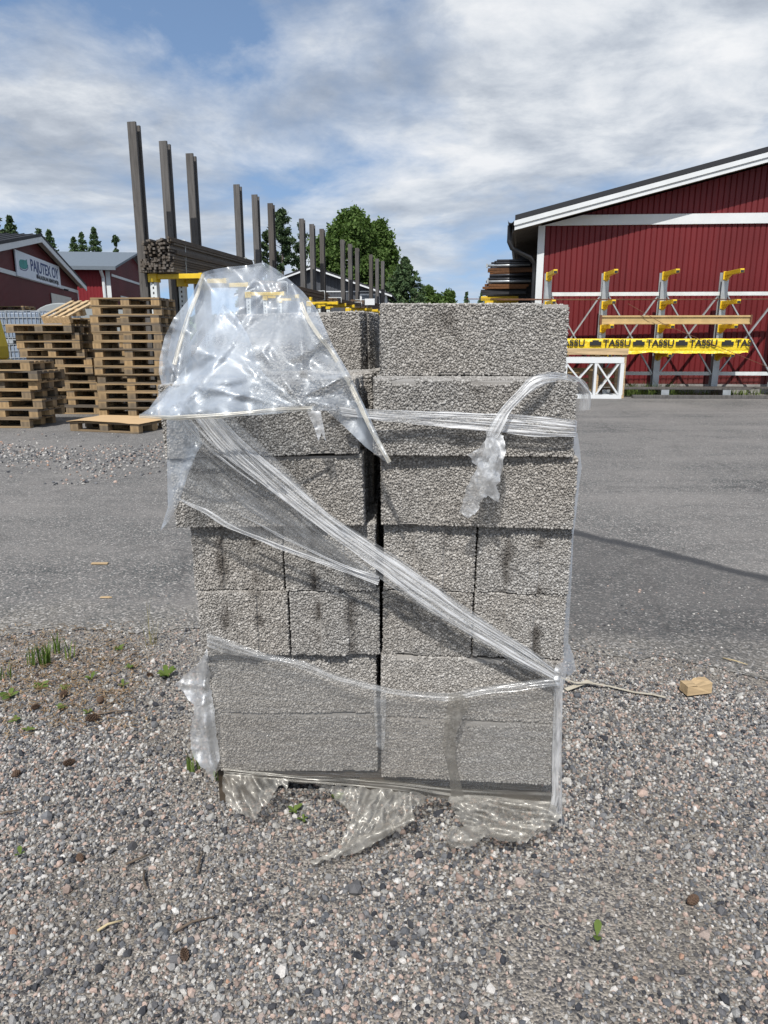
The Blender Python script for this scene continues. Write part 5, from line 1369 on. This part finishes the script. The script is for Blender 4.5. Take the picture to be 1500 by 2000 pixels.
wp_(ribbon('rolled_bottom_edge', [((436, 1498), (438, 1516), 1.81), ((565, 1513), (565, 1527), 1.80), ((735, 1522), (735, 1541), 1.785), ((880, 1538), (880, 1562), 1.77), ((1000, 1545), (1000, 1577), 1.757), ((1088, 1548), (1088, 1586), 1.745)], M['film_dirty'], bw, 110, 14, .007, 3.5, 75))
wp_(ribbon('corner_fold', [((1084, 1322), (1100, 1326), 1.752), ((1081, 1400), (1098, 1400), 1.752), ((1078, 1480), (1097, 1480), 1.748), ((1078, 1550), (1098, 1552), 1.742), ((1070, 1590), (1098, 1600), 1.738)], M['film_strand'], bw, 80, 14, .007, 3, 77))
wp_(film('vertical_flap', [(877, 1356), (869, 1411), (864, 1455), (877, 1510), (882, 1559), (904, 1583), (912, 1575), (899, 1526), (890, 1477), (888, 1439), (909, 1389), (922, 1376), (905, 1358)], lambda x, y: dB(x, y) - .02, M['film_dirty'], bw, 5, .008, 30, (), (.5, 2.2, 0), seed=79))
wp_(film('vertical_flap', [(729, 1337), (754, 1350), (754, 1400), (751, 1455), (748, 1466), (735, 1458), (731, 1400)], lambda x, y: dB(x, y) - .008, M['film_wrap'], bw, 6, .006, 30, seed=81))
def skirt(poly, top, slope, seed, mat='film_dirty', wr=.011, dr=80): return wp_(film('ground_skirt', poly, lambda x, y: dB(x, y) - .012 - max(0, y - top) * slope, M[mat], bw, 5, wr, 40, (), (2.4, .45, dr), seed=seed, jag=6))
skirt([(437, 1506), (500, 1516), (565, 1522), (560, 1545), (548, 1532), (535, 1548), (528, 1570), (512, 1575), (499, 1603), (488, 1594), (462, 1588), (443, 1568), (434, 1545)], 1510, .0009, 83, dr=65)
skirt([(615, 1530), (745, 1541), (835, 1553), (822, 1575), (806, 1573), (808, 1603), (767, 1625), (735, 1645), (702, 1663), (658, 1671), (614, 1687), (603, 1684), (636, 1668), (663, 1655), (676, 1625), (685, 1590), (672, 1572), (655, 1563), (647, 1548)], 1535, .0011, 85, 'film_dirty', .012, 110)
skirt([(663, 1655), (690, 1640), (740, 1618), (806, 1576), (810, 1603), (767, 1627), (702, 1665), (658, 1673), (614, 1689), (603, 1684), (636, 1668)], 1535, .0013, 86, dr=150)
skirt([(877, 1550), (980, 1560), (1085, 1572), (1096, 1598), (1063, 1622), (1030, 1641), (986, 1641), (948, 1628), (920, 1630), (895, 1600), (880, 1575)], 1555, .0012, 87, 'film_dirty', .012, 15)
skirt([(877, 1616), (930, 1612), (1000, 1607), (1060, 1612), (1030, 1643), (986, 1645), (948, 1634), (920, 1654), (882, 1657), (862, 1630)], 1555, .0014, 88, dr=5)
wp_(film('torn_side_flap', [(404, 1269), (388, 1296), (370, 1312), (342, 1335), (360, 1352), (368, 1368), (381, 1379), (374, 1410), (371, 1450), (379, 1482), (401, 1504), (415, 1526), (424, 1500), (429, 1488), (421, 1411), (412, 1329), (407, 1286)], idw([(404, 1269, 1.83), (346, 1335, 1.90), (375, 1450, 1.88), (415, 1526, 1.84), (421, 1411, 1.83)]), M['film_crumple'], bw, 5, .012, 40, [([(404, 1275), (395, 1380), (412, 1500)], .03, 16), ([(352, 1335), (400, 1340)], .015, 10)], (.5, 2.2, -8), seed=89, jag=4))
# --- pale strap lying on the ground
def gstrap():
    mb = MB(); c_ = [(1092, 1322), (1125, 1334), (1150, 1333), (1190, 1340), (1240, 1352), (1275, 1356), (1300, 1362)]
    pts = [G(*c_[i], .012 + .02 * (i in (1, 2))) for i in range(len(c_))]
    for a, b in zip(pts, pts[1:]): mb.bar(a, b, .012, .0012)
    mb2 = [G(1105, 1347, .01), G(1150, 1330, .03), G(1165, 1338, .012)]
    for a, b in zip(mb2, mb2[1:]): mb.bar(a, b, .022, .0012)
    return mb.build('packing_strap', m_plain('pale_strap', (.42, .38, .30), .5, var=.2))
tag(gstrap(), 'pale packing strap lying on the gravel right of the pile', 'strap')

# ------------------------------------------------------------------ small things on the ground
def blades(n, spread, h0, h1, seed, w=.005, lean=.35):
    g = random.Random(seed); V = []; Fc = []
    for i in range(n):
        a = g.uniform(0, 6.28); r_ = spread * math.sqrt(g.random()); x, y = math.cos(a) * r_, math.sin(a) * r_; h = g.uniform(h0, h1); b = g.uniform(0, 6.28); l = g.uniform(.05, lean) * h; ww = w * g.uniform(.7, 1.3)
        dx, dy = math.cos(b), math.sin(b); px_, py_ = -dy * ww / 2, dx * ww / 2; k = len(V)
        for t_, wd in ((0, 1), (.4, .95), (.75, .6)):
            V += [(x + dx * l * t_ * t_ - px_ * wd, y + dy * l * t_ * t_ - py_ * wd, h * t_), (x + dx * l * t_ * t_ + px_ * wd, y + dy * l * t_ * t_ + py_ * wd, h * t_)]
        V.append((x + dx * l, y + dy * l, h * .98)); Fc += [(k, k + 1, k + 3, k + 2), (k + 2, k + 3, k + 5, k + 4), (k + 4, k + 5, k + 6)]
    return MB().add(V, Fc)
TGp = [(88, 1300, 26, .07, .13, 'largest grass tuft, upright blades at the left of the soil patch'), (112, 1275, 14, .05, .10, 'grass tuft just behind the largest tuft at the left'), (136, 1285, 7, .06, .11, 'thin grass tuft right of the largest tuft'),
       (62, 1300, 10, .06, .11, 'narrow grass tuft left of the largest tuft'), (12, 1325, 7, .04, .08, 'small grass tuft at the left photo edge'), (378, 1505, 14, .04, .08, 'grass tuft at the foot of the torn film flap'), (428, 1520, 12, .03, .07, 'grass tuft in the shade at the pile corner')]
for i, (px_, py_, n, a, b, lab) in enumerate(TGp):
    o = blades(n, .022, a, b, i + 1, .006).build('grass_tuft', M['grass'], None); o.location = G(px_, py_, .002); tag(o, lab, 'grass tuft', 'grass tufts at the pile')
def rosette(n, r0, seed, up=.5):
    g = random.Random(seed); mb = MB()
    for i in range(n):
        a = i / n * 6.28 + g.uniform(-.4, .4); l = r0 * g.uniform(.6, 1.1); w_ = l * g.uniform(.22, .32); u = g.uniform(up * .5, up * 1.3); dx, dy = math.cos(a), math.sin(a); px_, py_ = -dy, dx
        L = [(0, .12), (.35, .8), (.65, 1), (.88, .6), (1, .05)]
        V = []
        for t_, k in L:
            z = l * u * t_ * (1.25 - .55 * t_)
            V += [(dx * l * t_ - px_ * w_ * k, dy * l * t_ - py_ * w_ * k, z + .15 * w_ * k), (dx * l * t_, dy * l * t_, z), (dx * l * t_ + px_ * w_ * k, dy * l * t_ + py_ * w_ * k, z + .15 * w_ * k)]
        mb.add(V, [q for j in range(4) for q in ((3 * j, 3 * j + 1, 3 * j + 4, 3 * j + 3), (3 * j + 1, 3 * j + 2, 3 * j + 5, 3 * j + 4))])
    return mb
WD = [(178, 1328, 5, .030, 1.2, 'round leaved weed between the grass and the film flap'), (326, 1322, 9, .045, 1.0, 'largest leafy weed left of the pile'), (254, 1305, 7, .028, 1.0, 'small weed behind the largest leafy weed'), (240, 1340, 4, .024, 1.0, 'little weed in front of the soil patch'),
      (232, 1267, 7, .032, .4, 'flat weed at the edge of the asphalt'), (20, 1360, 7, .045, .5, 'flat weed at the left photo edge'), (80, 1340, 9, .035, .3, 'flat weed in the pine litter'), (125, 1345, 6, .028, .4, 'flat weed beside the pine cones'), (120, 1382, 6, .030, .5, 'weed sprig below the litter patch'),
      (30, 1408, 6, .026, .6, 'small weed low at the left'), (57, 1425, 5, .024, .6, 'weed right of the low left one'), (172, 1392, 4, .024, .6, 'weed above a dark cone'), (40, 1668, 3, .02, 1.2, 'single seedling in the foreground gravel at left'),
      (575, 1585, 5, .026, .8, 'weed at the gap under the pile'), (592, 1600, 4, .02, .7, 'weed just outside the gap under the pile'), (660, 1562, 5, .03, .9, 'weed behind the middle film skirt'), (1166, 1828, 2, .034, .9, 'bright green leaf lying alone in the right foreground')]
for i, (px_, py_, n, r0, up, lab) in enumerate(WD):
    o = rosette(n, r0, i + 5, up).build('weed_plant', M['weed'], None); o.rotation_euler.z = 1.5 if n == 2 else i * .7; o.location = G(px_, py_, .006); tag(o, lab, 'weed', 'weeds in the gravel')
o = blades(16, .03, .10, .26, 44, .002, .5).build('dry_stalks', M['drygrass'], None); o.location = G(298, 1260, .002); tag(o, 'thin dry grass stalks standing left of the pile', 'dry grass')
# pine cones
def cone_mesh():
    mb = MB(); g = random.Random(2)
    for k in range(9):
        z = -.5 + k / 8; rr_ = .34 * math.sqrt(max(.03, 1 - (z * 1.9) ** 2 * .9)); m_ = 8
        for j in range(m_):
            a = (j + .5 * (k % 2)) / m_ * 6.28; c, s_ = math.cos(a), math.sin(a); t_ = (-s_ * .11, c * .11)
            mb.add([(c * rr_ * .4, s_ * rr_ * .4, z - .05), (c * rr_ + t_[0], s_ * rr_ + t_[1], z + .06), (c * rr_ * 1.12, s_ * rr_ * 1.12, z + .13), (c * rr_ - t_[0], s_ * rr_ - t_[1], z + .06), (c * rr_ * .5, s_ * rr_ * .5, z + .13)], [(0, 1, 2, 3), (1, 4, 2), (2, 4, 3), (0, 3, 4), (0, 4, 1)])
    me = mb.mesh('pine_cone'); me.materials.append(M['cone']); return me
CM = cone_mesh()
CN = [(125, 1355, .045, 'brown pine cone beside the flat weeds'), (178, 1402, .05, 'dark pine cone lowest of the cones by the litter'), (196, 1368, .042, 'pine cone in the middle of the litter'), (136, 1488, .04, 'brown pine cone alone in the gravel left of the film flap'), (360, 1862, .034, 'dark round pine cone in the left foreground'), (1352, 1758, .04, 'dark pine cone in the right foreground'), (157, 1676, .032, 'reddish cone piece left in the foreground'), (70, 1380, .036, 'pine cone at the left end of the litter'), (292, 1318, .034, 'pine cone just left of the largest leafy weed'), (30, 1512, .036, 'pine cone by the left photo edge')]
for i, (px_, py_, s_, lab) in enumerate(CN):
    o = bpy.data.objects.new('pine_cone', CM); col.objects.link(o); o.location = G(px_, py_, s_ * .33); s_ *= .8; o.scale = (s_, s_, s_); o.rotation_euler = (R(85), i * .9, i * 1.7); tag(o, lab, 'pine cone', 'pine cones on the ground')
# twigs and straws
TWG = [(215, 1290, 262, 1262, 'straight dark twig behind the flat weed'), (140, 1230, 168, 1226, 'short twig at the edge of the asphalt'), (246, 1688, 292, 1668, 'dark twig in the left foreground'), (385, 1705, 397, 1662, 'upright lying twig in the foreground near the pile'), (190, 1818, 240, 1797, 'pale twig low in the left foreground'), (282, 1700, 287, 1736, 'short twig beside the foreground stones'), (340, 1820, 418, 1790, 'thin curved twig by the round cone'), (0, 1590, 38, 1582, 'thick twig at the left photo edge'), (60, 1330, 78, 1308, 'twig in the pine litter'), (1412, 1285, 1460, 1298, 'dry stick on the gravel edge at the right'), (190, 1395, 258, 1388, 'thin twig beside the lowest cone')]
for i, (a, b, c_, d_, lab) in enumerate(TWG):
    p, q = G(a, b, .012), G(c_, d_, .014); m_ = (p + q) / 2 + Vector((random.uniform(-.006, .006), random.uniform(-.006, .006), .004))
    tag(MB().tube([p, m_, q], [.0032, .0030, .0016], 6).build('twig', M['straw'] if 'pale' in lab or 'dry' in lab else M['twig'], None, True), lab, 'twig', 'twigs on the ground')
# pine needle litter on the soil
def litter():
    g = np.random.default_rng(9); n = 3400; mb = []; V = []; Fc = []
    for i in range(n):
        x, y = g.uniform(0, 330), g.uniform(1215, 1440)
        d_ = noise.noise((x * .012, y * .03, 2)) * .5 + .85 - abs(y - 1310) / 170 - max(0, x - 220) / 160
        if g.random() > d_: continue
        p = G(x, y, .008 + g.random() * .008); a = g.uniform(0, 6.28); l = g.uniform(.012, .035); dx, dy = math.cos(a) * l, math.sin(a) * l; k = len(V); w_ = .0016
        nx_, ny_ = -dy / l * w_, dx / l * w_; e = g.uniform(-.004, .006)
        V += [(p.x - nx_, p.y - ny_, p.z), (p.x + nx_, p.y + ny_, p.z), (p.x + dx + nx_, p.y + dy + ny_, p.z + e), (p.x + dx - nx_, p.y + dy - ny_, p.z + e)]; Fc.append((k, k + 1, k + 2, k + 3))
    return MB().add(V, Fc).build('needle_litter', m_foliage('dry_needles', (.12, .075, .04), (.30, .21, .12), .1))
tag(litter(), 'dry pine needles strewn over the soil at the left', 'litter', kind='stuff')
# wood offcut
of = MB(); of.add([(-.065, -.03, 0), (.06, -.034, 0), (.066, .03, 0), (-.06, .034, 0), (-.066, -.03, .045), (-.022, -.032, .047), (-.012, -.028, .038), (.058, -.034, .052), (.066, .03, .05), (.01, .032, .05), (-.004, .030, .040), (-.06, .034, .044)],
    [(3, 2, 1, 0), (0, 1, 7, 6, 5, 4), (1, 2, 8, 7), (2, 3, 11, 10, 9, 8), (3, 0, 4, 11), (4, 5, 6, 10, 11), (6, 7, 8, 9, 10)])
o = of.build('wood_offcut', M['new_wood'], None); o.scale = (.86, .86, .86); o.location = G(1358, 1350, .012); o.rotation_euler = (0, 0, R(14)); tag(o, 'short pale wood offcut lying on the gravel at the right', 'wood offcut')
o = MB().add([(-.03, -.007, 0), (.02, -.009, 0), (.034, .0, 0), (.015, .008, 0), (-.03, .007, 0), (-.03, -.006, .004), (.02, -.008, .007), (.03, 0, .005), (.015, .007, .006), (-.03, .006, .004)], [(4, 3, 2, 1, 0), (5, 6, 7, 8, 9), (0, 1, 6, 5), (1, 2, 7, 6), (2, 3, 8, 7), (3, 4, 9, 8), (4, 0, 5, 9)]).build('wood_chip', M['new_wood']); o.location = G(207, 1167, .008); tag(o, 'small wood chip on the asphalt at the left', 'wood chip')
o = MB().add([(-.05, -.012, 0), (.05, -.012, 0), (.05, .012, 0), (-.05, .012, 0), (-.05, -.012, .006), (.05, -.012, .006), (.05, .012, .006), (-.05, .012, .006)], [(3, 2, 1, 0), (4, 5, 6, 7), (0, 1, 5, 4), (1, 2, 6, 5), (2, 3, 7, 6), (3, 0, 4, 7)]).build('wood_chip', M['new_wood']); o.location = G(195, 1101, .008); tag(o, 'far pale wood chip on the asphalt at the left', 'wood chip')
# grass along the warehouse foot
def wallgrass():
    g = random.Random(8); mb = MB()
    for i in range(900):
        c_ = g.choice([(1250, 45, 1.), (1310, 30, .8), (1230, 25, .9), (1440, 40, .55), (1340, 90, .4)])
        px_ = g.gauss(c_[0], c_[1]); 
        if px_ < 1225: continue
        p = P(px_, 700, g.uniform(17.0, 18.1)); h = g.uniform(.08, .42) * c_[2]; a = g.uniform(0, 6.28); l = h * g.uniform(.1, .5); w_ = .012
        dx, dy = math.cos(a), math.sin(a); mb.add([(p.x - w_ / 2, p.y, 0), (p.x + w_ / 2, p.y, 0), (p.x + dx * l * .3 + w_ * .35, p.y + dy * l * .3, h * .6), (p.x + dx * l * .3 - w_ * .35, p.y + dy * l * .3, h * .6), (p.x + dx * l, p.y + dy * l, h)], [(0, 1, 2, 3), (3, 2, 4)])
    return mb.build('wall_grass', M['grass'])
tag(wallgrass(), 'long grass growing along the foot of the warehouse wall', 'grass', kind='stuff')

for c_ in list(PROTO.children): bpy.data.objects.remove(c_)
bpy.data.objects.remove(PROTO)


# ------------------------------------------------------------------ render settings
sc.render.engine = 'CYCLES'
sc.cycles.use_denoising = True
sc.cycles.denoiser = 'OPENIMAGEDENOISE'
sc.cycles.max_bounces = 8; sc.cycles.diffuse_bounces = 3; sc.cycles.glossy_bounces = 3
sc.cycles.transparent_max_bounces = 24; sc.cycles.transmission_bounces = 4
sc.cycles.caustics_reflective = False; sc.cycles.caustics_refractive = False
sc.view_settings.view_transform = 'Standard'; sc.view_settings.look = 'None'
sc.view_settings.exposure = 0; sc.view_settings.gamma = 1; sc.view_settings.use_curve_mapping = False
